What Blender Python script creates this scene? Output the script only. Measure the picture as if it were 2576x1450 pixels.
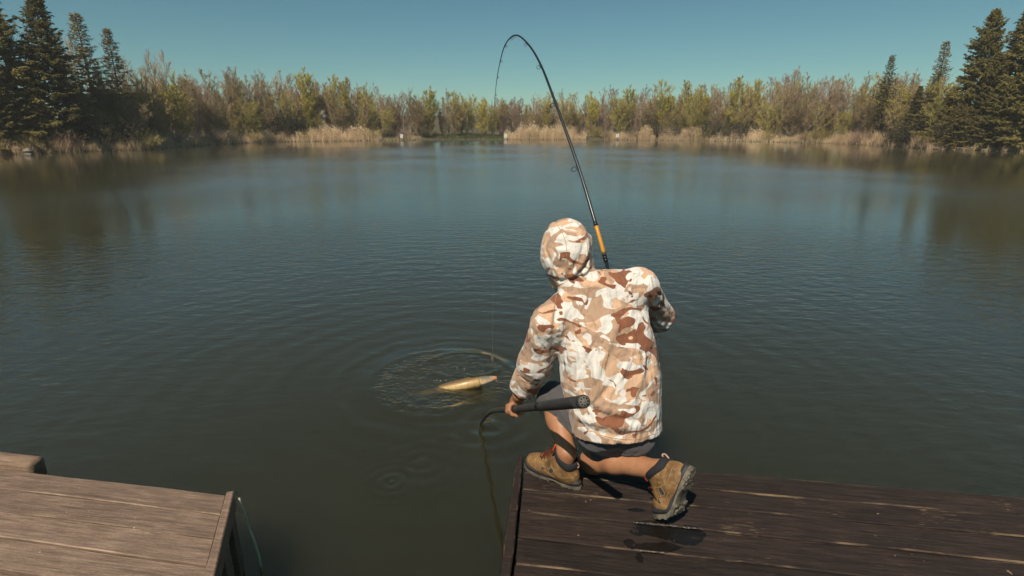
import bpy, bmesh, math, random
import numpy as np
from mathutils import Vector, Matrix

for o in list(bpy.data.objects):
    bpy.data.objects.remove(o)
SC = bpy.context.scene
COL = SC.collection

# ------------------------------------------------------------------ camera
FPX, PITCH, HC, DECK = 1350.0, math.atan(0.3), 1.98, 0.40     # focal length in pixels of a 2576 px wide frame
cam_d = bpy.data.cameras.new('camera')
cam_d.sensor_width = 36.0
cam_d.lens = 36.0 * FPX / 2576.0
cam_d.clip_start, cam_d.clip_end = 0.05, 6000.0
cam = bpy.data.objects.new('camera', cam_d)
COL.objects.link(cam)
cam.location = (0, 0, HC)
cam.rotation_euler = (math.pi / 2 - PITCH, 0, 0)
SC.camera = cam

# ------------------------------------------------------------------ light
SUN_VEC = Vector((-0.262, -0.545, 0.790)).normalized()        # towards the sun
SUN_EL = math.asin(SUN_VEC.z)
SUN_AZ = math.atan2(SUN_VEC.x, SUN_VEC.y)
W = bpy.data.worlds.new('World')
SC.world = W
W.use_nodes = True
wn, wl = W.node_tree.nodes, W.node_tree.links
wn.clear()
sky_n = wn.new('ShaderNodeTexSky')
sky_n.sky_type = 'NISHITA'
sky_n.sun_disc = False
sky_n.sun_elevation = SUN_EL
sky_n.sun_rotation = SUN_AZ
sky_n.altitude = 100
sky_n.air_density = 1.0
sky_n.dust_density = 0.05
sky_n.ozone_density = 1.6
hs = wn.new('ShaderNodeMix')
hs.data_type, hs.blend_type = 'RGBA', 'MULTIPLY'
hs.inputs[0].default_value = 1.0
hs.inputs[7].default_value = (0.64, 1.0, 0.91, 1)
bg = wn.new('ShaderNodeBackground')
bg.inputs['Strength'].default_value = 0.052
wo = wn.new('ShaderNodeOutputWorld')
wl.new(sky_n.outputs[0], hs.inputs[6])
wl.new(hs.outputs[2], bg.inputs['Color'])
wl.new(bg.outputs[0], wo.inputs['Surface'])
sun_d = bpy.data.lights.new('sun', 'SUN')
sun_d.energy = 4.4
sun_d.angle = math.radians(0.5)
sun_d.color = (1.0, 0.90, 0.76)
sun = bpy.data.objects.new('sun', sun_d)
COL.objects.link(sun)
sun.rotation_euler = SUN_VEC.to_track_quat('Z', 'Y').to_euler()
sun.location = (-8, -12, 24)
VS = SC.view_settings
VS.view_transform, VS.look, VS.gamma, VS.use_curve_mapping = 'Standard', 'None', 1.0, False
VS.exposure = 0.20
SC.render.engine = 'CYCLES'
CY = SC.cycles
CY.use_denoising = True
try:
    CY.denoiser = 'OPENIMAGEDENOISE'
except Exception:
    pass
CY.max_bounces, CY.diffuse_bounces, CY.glossy_bounces = 8, 3, 3
CY.transmission_bounces, CY.transparent_max_bounces, CY.volume_bounces = 4, 16, 1
CY.caustics_reflective = CY.caustics_refractive = False
CY.use_adaptive_sampling = True
CY.adaptive_threshold = 0.015

# ------------------------------------------------------------------ pixel helpers (2576 x 1450 frame)
_c, _s = math.cos(PITCH), math.sin(PITCH)
def ray(u, v):
    a, b = (u - 1288.0) / FPX, (725.0 - v) / FPX
    return np.array([a, _c + b * _s, -_s + b * _c])
def onz(u, v, z=0.0):
    d = ray(u, v); t = (z - HC) / d[2]
    return np.array([0, 0, HC]) + t * d
def atY(u, v, Y):
    d = ray(u, v); t = Y / d[1]
    return np.array([0, 0, HC]) + t * d

# ------------------------------------------------------------------ object helpers
def tag(o, label=None, cat=None, group=None, kind=None):
    if label: o['label'] = label
    if cat: o['category'] = cat
    if group: o['group'] = group
    if kind: o['kind'] = kind
    return o
def empty(name, loc=(0, 0, 0), rz=0.0):
    o = bpy.data.objects.new(name, None)
    o.empty_display_size = 0.1
    COL.objects.link(o)
    o.location = loc
    o.rotation_euler = (0, 0, rz)
    return o
def link(name, me, parent=None, mat=None, smooth=None):
    o = bpy.data.objects.new(name, me)
    COL.objects.link(o)
    if parent is not None:
        o.parent = parent
    if mat is not None and not me.materials:
        me.materials.append(mat)
    if smooth is not None and len(me.polygons):
        me.polygons.foreach_set('use_smooth', [smooth] * len(me.polygons))
    return o
def mesh_np(name, V, Q, smooth=False):
    """mesh from vertex array and an (n,3) or (n,4) face array"""
    V = np.asarray(V, np.float32); Q = np.asarray(Q, np.int32)
    me = bpy.data.meshes.new(name)
    me.vertices.add(len(V)); me.vertices.foreach_set('co', V.ravel())
    n, k = Q.shape
    me.loops.add(n * k); me.loops.foreach_set('vertex_index', Q.ravel())
    me.polygons.add(n)
    me.polygons.foreach_set('loop_start', np.arange(0, n * k, k, dtype=np.int32))
    me.polygons.foreach_set('loop_total', np.full(n, k, np.int32))
    me.polygons.foreach_set('use_smooth', np.full(n, smooth, bool))
    me.update(calc_edges=True)
    return me
def bm_mesh(name, bm):
    me = bpy.data.meshes.new(name)
    bm.to_mesh(me); bm.free()
    return me
def copy_thing(o, parent=None):
    c = o.copy(); COL.objects.link(c); c.parent = parent
    for ch in list(o.children):
        copy_thing(ch, c)
    return c
def tube_np(pts, rad, sides=8, cap=True):
    """tube along a polyline with a radius for each point -> (V, F quads)"""
    P = np.asarray(pts, float); n = len(P)
    R = np.broadcast_to(np.asarray(rad, float), (n,))
    T = np.gradient(P, axis=0); T /= np.linalg.norm(T, axis=1)[:, None] + 1e-12
    up = np.array([0, 0, 1.0]) if abs(T[0][2]) < 0.9 else np.array([1.0, 0, 0])
    N = np.cross(up, T[0]); N /= np.linalg.norm(N)
    V = []
    ang = np.arange(sides) * 2 * math.pi / sides
    for i in range(n):
        N = N - T[i] * np.dot(N, T[i]); N /= np.linalg.norm(N) + 1e-12
        B = np.cross(T[i], N)
        V.append(P[i] + R[i] * (np.cos(ang)[:, None] * N + np.sin(ang)[:, None] * B))
    V = np.concatenate(V)
    F = []
    for i in range(n - 1):
        for j in range(sides):
            k = (j + 1) % sides
            F.append((i * sides + j, i * sides + k, (i + 1) * sides + k, (i + 1) * sides + j))
    if cap:
        a, b = len(V), len(V) + 1
        V = np.concatenate([V, P[:1], P[-1:]])
        for j in range(sides):
            k = (j + 1) % sides
            F.append((a, k, j, j)); F.append((b, (n - 1) * sides + j, (n - 1) * sides + k, (n - 1) * sides + k))
    return V, F
def merge_np(parts):
    VV, FF, o = [], [], 0
    for V, F in parts:
        VV.append(np.asarray(V)); FF.append(np.asarray(F, np.int64) + o); o += len(V)
    return np.concatenate(VV), np.concatenate(FF)
def quad_mesh(name, V, F, smooth=True):
    """faces of four indices where a repeated last index means a triangle"""
    F = np.asarray(F)
    me = bpy.data.meshes.new(name)
    tri = F[:, 2] == F[:, 3]
    faces = [tuple(f[:3]) if t else tuple(f) for f, t in zip(F.tolist(), tri)]
    me.from_pydata(np.asarray(V, float).tolist(), [], faces)
    me.polygons.foreach_set('use_smooth', [smooth] * len(me.polygons))
    me.update()
    return me
def tube_obj(name, pts, rad, mat, parent=None, sides=8, smooth=True):
    V, F = tube_np(pts, rad, sides)
    return link(name, quad_mesh(name, V, F, smooth), parent, mat)
def spline(pts, n):
    """Catmull-Rom through the points, n samples"""
    P = np.asarray(pts, float)
    P = np.vstack([2 * P[0] - P[1], P, 2 * P[-1] - P[-2]])
    m = len(P) - 3
    out = []
    for t in np.linspace(0, m - 1e-9, n):
        i = int(t); f = t - i
        p0, p1, p2, p3 = P[i:i + 4]
        out.append(0.5 * (2 * p1 + (p2 - p0) * f + (2 * p0 - 5 * p1 + 4 * p2 - p3) * f * f + (3 * p1 - p0 - 3 * p2 + p3) * f ** 3))
    return np.array(out)
def box_bm(bm, c, size, M=None, bevel=0.0):
    r = bmesh.ops.create_cube(bm, size=1.0)
    vs = r['verts']
    bmesh.ops.scale(bm, vec=size, verts=vs)
    if bevel > 0:
        es = list({e for v in vs for e in v.link_edges})
        rb = bmesh.ops.bevel(bm, geom=es, offset=bevel, segments=2, affect='EDGES', profile=0.5)
        vs = list({v for f in rb['faces'] for v in f.verts} | set(v for v in vs if v.is_valid))
    if M is not None:
        bmesh.ops.transform(bm, matrix=M, verts=vs)
    bmesh.ops.translate(bm, vec=c, verts=vs)
    return vs

# ------------------------------------------------------------------ material helpers
class NT:
    def __init__(self, name):
        self.m = bpy.data.materials.new(name); self.m.use_nodes = True
        self.t = self.m.node_tree; self.n = self.t.nodes; self.n.clear()
        self.out = self.n.new('ShaderNodeOutputMaterial')
    def new(self, kind, **kw):
        nd = self.n.new('ShaderNode' + kind)
        for k, v in kw.items():
            if hasattr(nd, k): setattr(nd, k, v)
        return nd
    def l(self, a, b): self.t.links.new(a, b)
    def val(self, x, sock):
        if isinstance(x, bpy.types.NodeSocket): self.l(x, sock)
        elif x is not None: sock.default_value = x
    def math(self, op, a, b=None, c=None, clamp=False):
        nd = self.new('Math', operation=op, use_clamp=clamp)
        for i, x in enumerate((a, b, c)): self.val(x, nd.inputs[i])
        return nd.outputs[0]
    def vmath(self, op, a, b=None):
        nd = self.new('VectorMath', operation=op)
        for i, x in enumerate((a, b)): self.val(x, nd.inputs[i])
        return nd.outputs['Value'] if op in ('LENGTH', 'DISTANCE', 'DOT_PRODUCT') else nd.outputs[0]
    def coord(self, which='Object'):
        return self.new('TexCoord').outputs[which]
    def pos(self): return self.new('NewGeometry').outputs['Position']
    def mapping(self, vec, loc=(0, 0, 0), rot=(0, 0, 0), scale=(1, 1, 1)):
        nd = self.new('Mapping'); self.l(vec, nd.inputs['Vector'])
        nd.inputs['Location'].default_value = loc; nd.inputs['Rotation'].default_value = rot; nd.inputs['Scale'].default_value = scale
        return nd.outputs[0]
    def noise(self, vec, scale=5, detail=2, rough=0.5, dist=0.0, out=0):
        nd = self.new('TexNoise'); self.l(vec, nd.inputs['Vector'])
        nd.inputs['Scale'].default_value = scale; nd.inputs['Detail'].default_value = detail
        nd.inputs['Roughness'].default_value = rough; nd.inputs['Distortion'].default_value = dist
        return nd.outputs[out]
    def ramp(self, fac, stops, interp='LINEAR'):
        nd = self.new('ValToRGB'); cr = nd.color_ramp; cr.interpolation = interp
        while len(cr.elements) < len(stops): cr.elements.new(0.5)
        for e, (p, col) in zip(cr.elements, stops):
            e.position = p
            e.color = (col, col, col, 1) if isinstance(col, (int, float)) else (*col, 1)
        self.l(fac, nd.inputs[0])
        return nd.outputs[0]
    def mix(self, fac, a, b, blend='MIX'):
        nd = self.new('Mix', data_type='RGBA', blend_type=blend)
        self.val(fac, nd.inputs[0])
        for x, i in ((a, 6), (b, 7)):
            if isinstance(x, (tuple, list)): x = (*x, 1) if len(x) == 3 else x
            self.val(x, nd.inputs[i])
        return nd.outputs[2]
    def bump(self, h, strength=0.5, dist=0.01, normal=None):
        nd = self.new('Bump'); self.l(h, nd.inputs['Height'])
        nd.inputs['Strength'].default_value = strength; nd.inputs['Distance'].default_value = dist
        if normal is not None: self.l(normal, nd.inputs['Normal'])
        return nd.outputs[0]
    def bsdf(self, color, rough=0.6, normal=None, spec=0.4, metal=0.0, **kw):
        b = self.new('BsdfPrincipled')
        if isinstance(color, (tuple, list)): color = (*color, 1)
        self.val(color, b.inputs['Base Color']); self.val(rough, b.inputs['Roughness'])
        self.val(spec, b.inputs['Specular IOR Level']); self.val(metal, b.inputs['Metallic'])
        if normal is not None: self.l(normal, b.inputs['Normal'])
        for k, v in kw.items(): self.val(v, b.inputs[k])
        return b.outputs[0]
    def done(self, sh):
        self.l(sh, self.out.inputs['Surface']); return self.m
def plain(name, col, rough=0.6, spec=0.4, metal=0.0, var=0.15, scale=40, bump=0.0):
    t = NT(name); co = t.coord()
    n = t.noise(co, scale, 3)
    c = t.mix(t.math('MULTIPLY', n, 1.0), tuple(x * (1 - var) for x in col), tuple(min(1, x * (1 + var)) for x in col))
    return t.done(t.bsdf(c, rough, t.bump(n, bump, 0.004) if bump else None, spec, metal))
# ================================================================== the setting: ground, pond
SHORE_PX = [(-500, 399), (-200, 396), (0, 390), (180, 384), (350, 378), (520, 366), (690, 357.5), (960, 355), (1090, 352.6), (1280, 352.4), (1500, 352.4),
            (1700, 354), (1900, 357), (2100, 362), (2250, 369), (2340, 376), (2576, 382), (2800, 388), (3100, 393)]
SHORE = np.array([onz(u, v, 0.0)[:2] for u, v in SHORE_PX])
_th = np.arctan2(SHORE[:, 0], SHORE[:, 1]); _r = np.hypot(SHORE[:, 0], SHORE[:, 1])
# the near bank closes the pond behind the photographer
_TH = np.concatenate([[-math.pi, -2.4, -1.9, -1.55, -1.2], _th, [1.2, 1.55, 1.9, 2.4, math.pi]])
_RR = np.concatenate([[2.6, 3.0, 5.0, 14.0, 38.0], _r, [40.0, 16.0, 5.0, 3.0, 2.6]])
_o = np.argsort(_TH); _TH, _RR = _TH[_o], _RR[_o]
def shore_r(th):
    return np.interp(th, _TH, _RR)
def land_z(x, y):
    th = np.arctan2(x, y); r = np.hypot(x, y)
    d = r - shore_r(th)
    wob = 0.12 * np.sin(x * 0.7 + 1.3) * np.cos(y * 0.53) + 0.07 * np.sin(x * 1.9 + y * 1.1)
    z = np.where(d < 0, np.maximum(-1.5, d * 0.28 - 0.05), 0.0)
    up = np.clip(d, 0, 1e9)
    z = np.where(d >= 0, -0.05 + 0.62 * (1 - np.exp(-up / 1.6)) + 0.45 * (1 - np.exp(-up / 14)) + wob * np.clip(up / 2, 0, 1), z)
    dyke = np.exp(-((y - 185) / 26.0) ** 2) * (4.6 + 0.5 * np.sin(x * 0.016 + 0.6)) * (1 / (1 + np.exp(-(x + 190) / 25.0))) * (1 / (1 + np.exp((x - 210) / 25.0)))
    return z + np.where(d > 8, dyke, 0.0)
def build_land():
    ths = np.linspace(-math.pi, math.pi, 721)
    fr = np.concatenate([np.linspace(0.0, 0.9, 10), np.linspace(0.92, 1.0, 9)])
    off = np.array([0.3, 0.7, 1.2, 1.8, 2.6, 3.6, 5, 7, 10, 14, 19, 25, 32, 40, 50, 60, 70, 80, 90, 100, 110, 125, 150, 200, 300, 500, 900, 1800, 4000.0])
    V = []
    for t in ths[:-1]:
        R = shore_r(t)
        rr = np.concatenate([fr * R, R + off])
        V.append(np.stack([np.sin(t) * rr, np.cos(t) * rr], 1))
    V = np.array(V); nT, nR, _ = V.shape
    xy = V.reshape(-1, 2)
    Z = land_z(xy[:, 0], xy[:, 1])
    P = np.column_stack([xy, Z])
    i, j = np.meshgrid(np.arange(nT), np.arange(nR - 1), indexing='ij')
    a = (i * nR + j).ravel(); b = (((i + 1) % nT) * nR + j).ravel()
    Q = np.stack([a, a + 1, b + 1, b], 1)
    t = NT('bank_soil'); p = t.pos()
    n1 = t.noise(p, 0.35, 4); n2 = t.noise(p, 3.0, 5, 0.6)
    c = t.mix(t.ramp(n1, [(0.4, 0.0), (0.62, 1.0)]), (0.075, 0.058, 0.034), (0.052, 0.068, 0.026))
    c = t.mix(t.ramp(n2, [(0.35, 0.0), (0.7, 0.7)]), c, (0.13, 0.10, 0.06))
    m = t.done(t.bsdf(c, 0.95, t.bump(n2, 0.8, 0.08), 0.1))
    tag(link('ground', mesh_np('ground', P, Q, True), None, m), kind='structure')
build_land()

FISH_C = onz(1120, 955)      # where the water boils round the fish
NET_C = onz(1209, 1068)
RING_C = onz(985, 1213)
def build_water():
    t = NT('pond_water')
    p = t.pos()
    sep = t.new('SeparateXYZ'); t.l(p, sep.inputs[0])
    dist = t.vmath('LENGTH', p)
    # wind ripples: short crests, long towards the sides, in metres of height
    r1 = t.noise(t.mapping(p, rot=(0, 0, 0.16), scale=(1.0, 2.2, 1)), 2.5, 3, 0.55, 0.3)
    r2 = t.noise(t.mapping(p, rot=(0, 0, -0.30), scale=(1.0, 1.6, 1)), 8.0, 2, 0.5, 0.2)
    far = t.math('SMOOTH_MAX', 0.0, t.math('MULTIPLY', t.math('SUBTRACT', dist, 3.0), 0.16), 0.2)
    far = t.math('MINIMUM', far, 1.0)
    side = t.math('MINIMUM', t.math('MULTIPLY', t.math('ABSOLUTE', sep.outputs[0]), 0.22), 1.0)
    amt = t.math('MAXIMUM', far, t.math('MULTIPLY', side, 0.55))
    amt = t.math('ADD', t.math('MULTIPLY', amt, 0.92), 0.06)
    patch = t.ramp(t.noise(p, 0.12, 2), [(0.35, 0.55), (0.65, 1.0)])
    amt = t.math('MULTIPLY', amt, patch)
    # calm water in the lee of the tall side banks
    lee = t.math('MULTIPLY', t.math('SUBTRACT', t.math('ABSOLUTE', t.math('ADD', sep.outputs[0], t.math('MULTIPLY', t.math('SUBTRACT', t.noise(p, 0.07, 2), 0.5), 16.0))), 11.0), 0.09, clamp=True)
    amt = t.math('MULTIPLY', amt, t.math('SUBTRACT', 1.0, t.math('MULTIPLY', lee, 0.60)))
    amt = t.math('MULTIPLY', amt, t.math('SUBTRACT', 1.0, t.math('MULTIPLY', t.math('MULTIPLY', t.math('SUBTRACT', dist, 4.0), 0.10, clamp=True), 0.84)))
    h = t.math('MULTIPLY', t.math('ADD', t.math('MULTIPLY', r1, 0.030), t.math('MULTIPLY', r2, t.math('ADD', 0.008, t.math('MULTIPLY', far, 0.009)))), amt)
    # waves that run out from the fish across the pond
    dF = t.vmath('DISTANCE', p, tuple(FISH_C))
    wob = t.noise(p, 1.3, 2)
    run = t.math('SINE', t.math('ADD', t.math('MULTIPLY', dF, 21.0), t.math('MULTIPLY', wob, 9.0)))
    env = t.math('MULTIPLY', t.math('SMOOTH_MIN', 1.0, t.math('MULTIPLY', dF, 0.7), 0.2), t.math('POWER', 2.718, t.math('MULTIPLY', dF, -0.33)))
    h = t.math('ADD', h, t.math('MULTIPLY', t.math('MULTIPLY', run, env), 0.0022))
    # the boil: elliptical ring crest, churned inside
    def ring(center, rad, width, amp, sx=1.0, sy=1.0):
        v = t.mapping(t.vmath('SUBTRACT', p, tuple(center)), scale=(sx, sy, 1))
        d = t.math('ADD', t.vmath('LENGTH', v), t.math('MULTIPLY', t.math('SUBTRACT', t.noise(p, 3.5, 1), 0.5), 0.16 * rad))
        q = t.math('DIVIDE', t.math('SUBTRACT', d, rad), width)
        return d, t.math('MULTIPLY', t.math('POWER', 2.718, t.math('MULTIPLY', t.math('MULTIPLY', q, q), -1.0)), amp)
    d0, g0 = ring(FISH_C + np.array([-0.02, 0.0, 0]), 0.60, 0.06, 0.011)
    _, g1 = ring(FISH_C + np.array([0.03, 0.0, 0]), 0.72, 0.06, 0.005)
    _, g4 = ring(FISH_C + np.array([0.0, -0.02, 0]), 0.46, 0.06, 0.006)
    _, g5 = ring(FISH_C + np.array([0.0, 0.0, 0]), 0.88, 0.07, 0.005)
    _, g3 = ring(FISH_C + np.array([0.13, 0.30, 0]), 0.30, 0.035, 0.006, 0.9, 1.2)
    inside = t.math('SUBTRACT', 1.0, t.math('MULTIPLY', t.math('SUBTRACT', d0, 0.50), 8.0), clamp=True)
    ch = t.noise(t.mapping(p, rot=(0, 0, 0.2), scale=(1, 1.6, 1)), 7.0, 3, 0.5, 1.2)
    h = t.math('ADD', h, t.math('ADD', t.math('MULTIPLY', t.math('MULTIPLY', ch, inside), 0.022), t.math('ADD', g0, t.math('ADD', t.math('ADD', g1, g3), t.math('ADD', g4, g5)))))
    # rings where the net pole enters and from the drips
    def rings(center, k, reach, amp):
        d = t.math('ADD', t.vmath('DISTANCE', p, tuple(center)), t.math('MULTIPLY', t.noise(p, 5.0, 1), 0.035))
        e = t.math('MULTIPLY', t.math('POWER', 2.718, t.math('MULTIPLY', d, -1.0 / reach)), amp)
        return t.math('MULTIPLY', t.math('SINE', t.math('MULTIPLY', d, k)), e)
    h = t.math('ADD', h, rings(NET_C + np.array([0.06, 0.0, 0]), 42.0, 0.22, 0.009))
    h = t.math('ADD', h, rings(RING_C, 95.0, 0.12, 0.0032))
    h = t.math('ADD', h, rings(onz(1060, 1165), 60.0, 0.18, 0.0030))
    nrm = t.new('Bump'); nrm.inputs['Strength'].default_value = 1.0; nrm.inputs['Distance'].default_value = 1.0
    t.l(h, nrm.inputs['Height'])
    fr = t.new('Fresnel'); fr.inputs['IOR'].default_value = 1.60; t.l(nrm.outputs[0], fr.inputs['Normal'])
    # beyond some ten metres the ripples are too fine to see singly and turn into gloss
    f2 = t.math('MULTIPLY', t.math('SUBTRACT', dist, 3.0), 0.055, clamp=True)
    rg = t.math('ADD', 0.045, t.math('MULTIPLY', t.math('MULTIPLY', f2, patch), t.math('MULTIPLY', t.math('SUBTRACT', 0.20, t.math('MULTIPLY', lee, 0.15)), t.math('SUBTRACT', 1.0, t.math('MULTIPLY', t.math('MULTIPLY', t.math('SUBTRACT', dist, 52.0), 0.04, clamp=True), 0.6)))))
    gl = t.new('BsdfGlossy'); gl.distribution = 'MULTI_GGX'; t.l(rg, gl.inputs['Roughness']); t.l(nrm.outputs[0], gl.inputs['Normal'])
    gl.inputs['Color'].default_value = (1, 1, 1, 1)
    # cloudy green-brown pond water: most light turns back from the silt at the surface, the rest is soaked up below
    sil = t.new('BsdfPrincipled')
    t.l(t.mix(t.noise(p, 0.5, 3), (0.052, 0.050, 0.021), (0.062, 0.057, 0.026)), sil.inputs['Base Color'])
    sil.inputs['Specular IOR Level'].default_value = 0.0; sil.inputs['Roughness'].default_value = 1.0
    sil.inputs['Subsurface Weight'].default_value = 1.0; sil.inputs['Subsurface Scale'].default_value = 6.0
    sil.inputs['Subsurface Radius'].default_value = (1.0, 1.0, 0.7)
    tr = t.new('BsdfTransparent'); tr.inputs['Color'].default_value = (0.98, 0.96, 0.86, 1)
    m0 = t.new('MixShader'); m0.inputs[0].default_value = 0.55; t.l(sil.outputs[0], m0.inputs[1]); t.l(tr.outputs[0], m0.inputs[2])
    mx = t.new('MixShader'); t.l(fr.outputs[0], mx.inputs[0]); t.l(m0.outputs[0], mx.inputs[1]); t.l(gl.outputs[0], mx.inputs[2])
    t.l(mx.outputs[0], t.out.inputs['Surface'])
    va = t.new('VolumeAbsorption'); va.inputs['Color'].default_value = (0.55, 0.50, 0.20, 1); va.inputs['Density'].default_value = 9.0
    t.l(va.outputs[0], t.out.inputs['Volume'])
    # closed body of water: top sheet, floor below the pond bed
    ths = np.linspace(-math.pi, math.pi, 361)[:-1]
    top = np.array([[math.sin(a) * (shore_r(a) + 1.5), math.cos(a) * (shore_r(a) + 1.5), 0.0] for a in ths])
    n = len(top)
    V = np.concatenate([[[0, 0, 0.0]], top, top + [0, 0, -2.2], [[0, 0, -2.2]]])
    F = []
    for i in range(n):
        k = (i + 1) % n
        F += [(0, 1 + k, 1 + i, 1 + i), (1 + i, 1 + k, 1 + n + k, 1 + n + i), (2 * n + 1, 1 + n + i, 1 + n + k, 1 + n + k)]
    tag(link('pond_water', quad_mesh('pond_water', V, F, False), None, t.m), kind='structure')
build_water()
# ================================================================== the two wooden docks
def wood(name, dark, mid, light, wear, wet=None, ang=0.0, hue=0.0):
    t = NT(name)
    co = t.new('NewGeometry').outputs['Position']
    oi = t.new('ObjectInfo').outputs['Random']
    off = t.new('CombineXYZ'); t.l(t.math('MULTIPLY', oi, 37.0), off.inputs[0]); t.l(t.math('MULTIPLY', oi, 11.0), off.inputs[1])
    v = t.mapping(co, rot=(0, 0, ang))
    v = t.vmath('ADD', v, off.outputs[0])
    long = t.mapping(v, scale=(2.0, 24.0, 24.0))
    g1 = t.noise(long, 3.5, 6, 0.62, 0.35)
    g2 = t.noise(t.mapping(v, scale=(3.0, 52.0, 52.0)), 5.0, 4, 0.7, 0.1)
    blotch = t.noise(v, 5.0, 4, 0.6)
    c = t.mix(t.ramp(g1, [(0.36, 0.0), (0.62, 1.0)]), dark, mid)
    c = t.mix(t.ramp(blotch, [(0.38, 0.0), (0.72, 0.75)]), c, dark)
    c = t.mix(t.ramp(t.noise(t.mapping(v, scale=(9.0, 40.0, 40.0)), 9.0, 3, 0.7), [(0.35, 0.45), (0.62, 0.0)]), c, tuple(x * 0.55 for x in dark))
    sc = t.ramp(t.math('MULTIPLY', g2, t.noise(v, 2.3, 4, 0.7)), [(wear, 0.0), (wear + 0.07, 0.85)])
    c = t.mix(sc, c, light)
    tone = t.math('ADD', t.math('MULTIPLY', oi, 0.42), 0.78)
    cc = t.new('CombineXYZ')
    for i in range(3): t.l(tone, cc.inputs[i])
    c = t.mix(1.0, c, cc.outputs[0], 'MULTIPLY')
    # pale specks and scuffs
    sp = t.ramp(t.noise(v, 46.0, 1), [(0.77, 0.0), (0.80, 0.9)])
    c = t.mix(t.math('MULTIPLY', sp, t.ramp(t.noise(v, 3.0, 1), [(0.5, 0.0), (0.6, 0.8)])), c, tuple(min(1, x * 1.6) for x in light))
    # worn pale edges of the boards
    ed = t.new('Attribute'); ed.attribute_name = 'edge'
    ew = t.math('MULTIPLY', t.ramp(ed.outputs['Fac'], [(0.945, 0.0), (0.995, 1.0)]), t.ramp(t.noise(t.mapping(v, scale=(1, 3, 3)), 2.6, 4, 0.6), [(0.52, 0.0), (0.66, 0.75)]))
    c = t.mix(ew, c, light)
    # cracks along the grain and a few knots
    ck = t.ramp(t.noise(t.mapping(v, scale=(0.8, 30.0, 30.0)), 2.2, 2, 0.5, 0.2), [(0.66, 0.0), (0.72, 0.45)])
    c = t.mix(ck, c, tuple(x * 0.4 for x in dark))
    rough = 0.72
    nb = t.bump(t.math('ADD', g1, t.math('MULTIPLY', g2, 0.6)), 0.8, 0.005)
    spec = 0.25
    if wet:
        fac = None
        for (cx, cy), sx, sy in wet:
            d = t.vmath('LENGTH', t.mapping(t.vmath('SUBTRACT', co, (cx, cy, DECK)), rot=(0, 0, ang), scale=(1 / sx, 1 / sy, 0)))
            d = t.math('ADD', d, t.math('MULTIPLY', t.math('SUBTRACT', t.noise(co, 16.0, 3, 0.6), 0.5), 1.5))
            w = t.ramp(d, [(0.90, 1.0), (1.0, 0.0)])
            fac = w if fac is None else t.math('MAXIMUM', fac, w)
        c = t.mix(fac, c, t.mix(1.0, c, (0.30, 0.27, 0.20), 'MULTIPLY'))
        rough = t.math('SUBTRACT', rough, t.math('MULTIPLY', fac, 0.52))
        spec = t.math('ADD', spec, t.math('MULTIPLY', fac, 0.3))
    return t.done(t.bsdf(c, rough, nb, spec))

def plank_mesh(name, c0, c1, c2, c3, th, rng, bev=0.004, wav=0.0025):
    """board between four top corners (far-left, far-right, near-right, near-left), edges a little uneven"""
    n = 22
    a, b, c, d = (np.array(p, float) for p in (c0, c1, c2, c3))
    s = np.linspace(0, 1, n + 1)
    e0 = a + (b - a) * s[:, None]; e1 = d + (c - d) * s[:, None]
    L = np.linalg.norm(b - a)
    ph = rng.uniform(0, 9)
    def wv(k): return wav * (np.sin(s * L * 7 + ph + k) + 0.6 * np.sin(s * L * 17 + 2 * ph + k))
    w = (e1 - e0); wl = np.linalg.norm(w, axis=1)[:, None]; w = w / wl
    e0 = e0 + w * wv(0)[:, None]; e1 = e1 + w * wv(3)[:, None]
    z = rng.uniform(-0.002, 0.002) + 0.0012 * np.sin(s * L * 3 + ph)
    Z = lambda P, dz: np.column_stack([P[:, 0], P[:, 1], P[:, 2] + z + dz])
    rows = [Z(e0, -th), Z(e0, -bev), Z(e0 + w * bev, 0.0), Z((e0 + e1) / 2, -0.0010 - 0.0006 * rng.random()), Z(e1 - w * bev, 0.0), Z(e1, -bev), Z(e1, -th)]
    V = np.concatenate(rows); m = n + 1; F = []
    for r in range(len(rows)):
        r2 = (r + 1) % len(rows)
        for i in range(n):
            F.append((r * m + i, r2 * m + i, r2 * m + i + 1, r * m + i + 1))
    k = len(rows)
    F2 = [tuple(r * m for r in range(k))[::-1], tuple(r * m + n for r in range(k))]
    me = bpy.data.meshes.new(name)
    me.from_pydata(V.tolist(), [], F + F2)
    me.update()
    ev = [0.0, 1.0, 1.0, 0.0, 1.0, 1.0, 0.0]
    at = me.attributes.new('edge', 'FLOAT', 'POINT'); at.data.foreach_set('value', np.repeat(np.array(ev, np.float32), m))
    bm = bmesh.new(); bm.from_mesh(me); bmesh.ops.recalc_face_normals(bm, faces=bm.faces); bm.to_mesh(me); bm.free()
    return me

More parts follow.
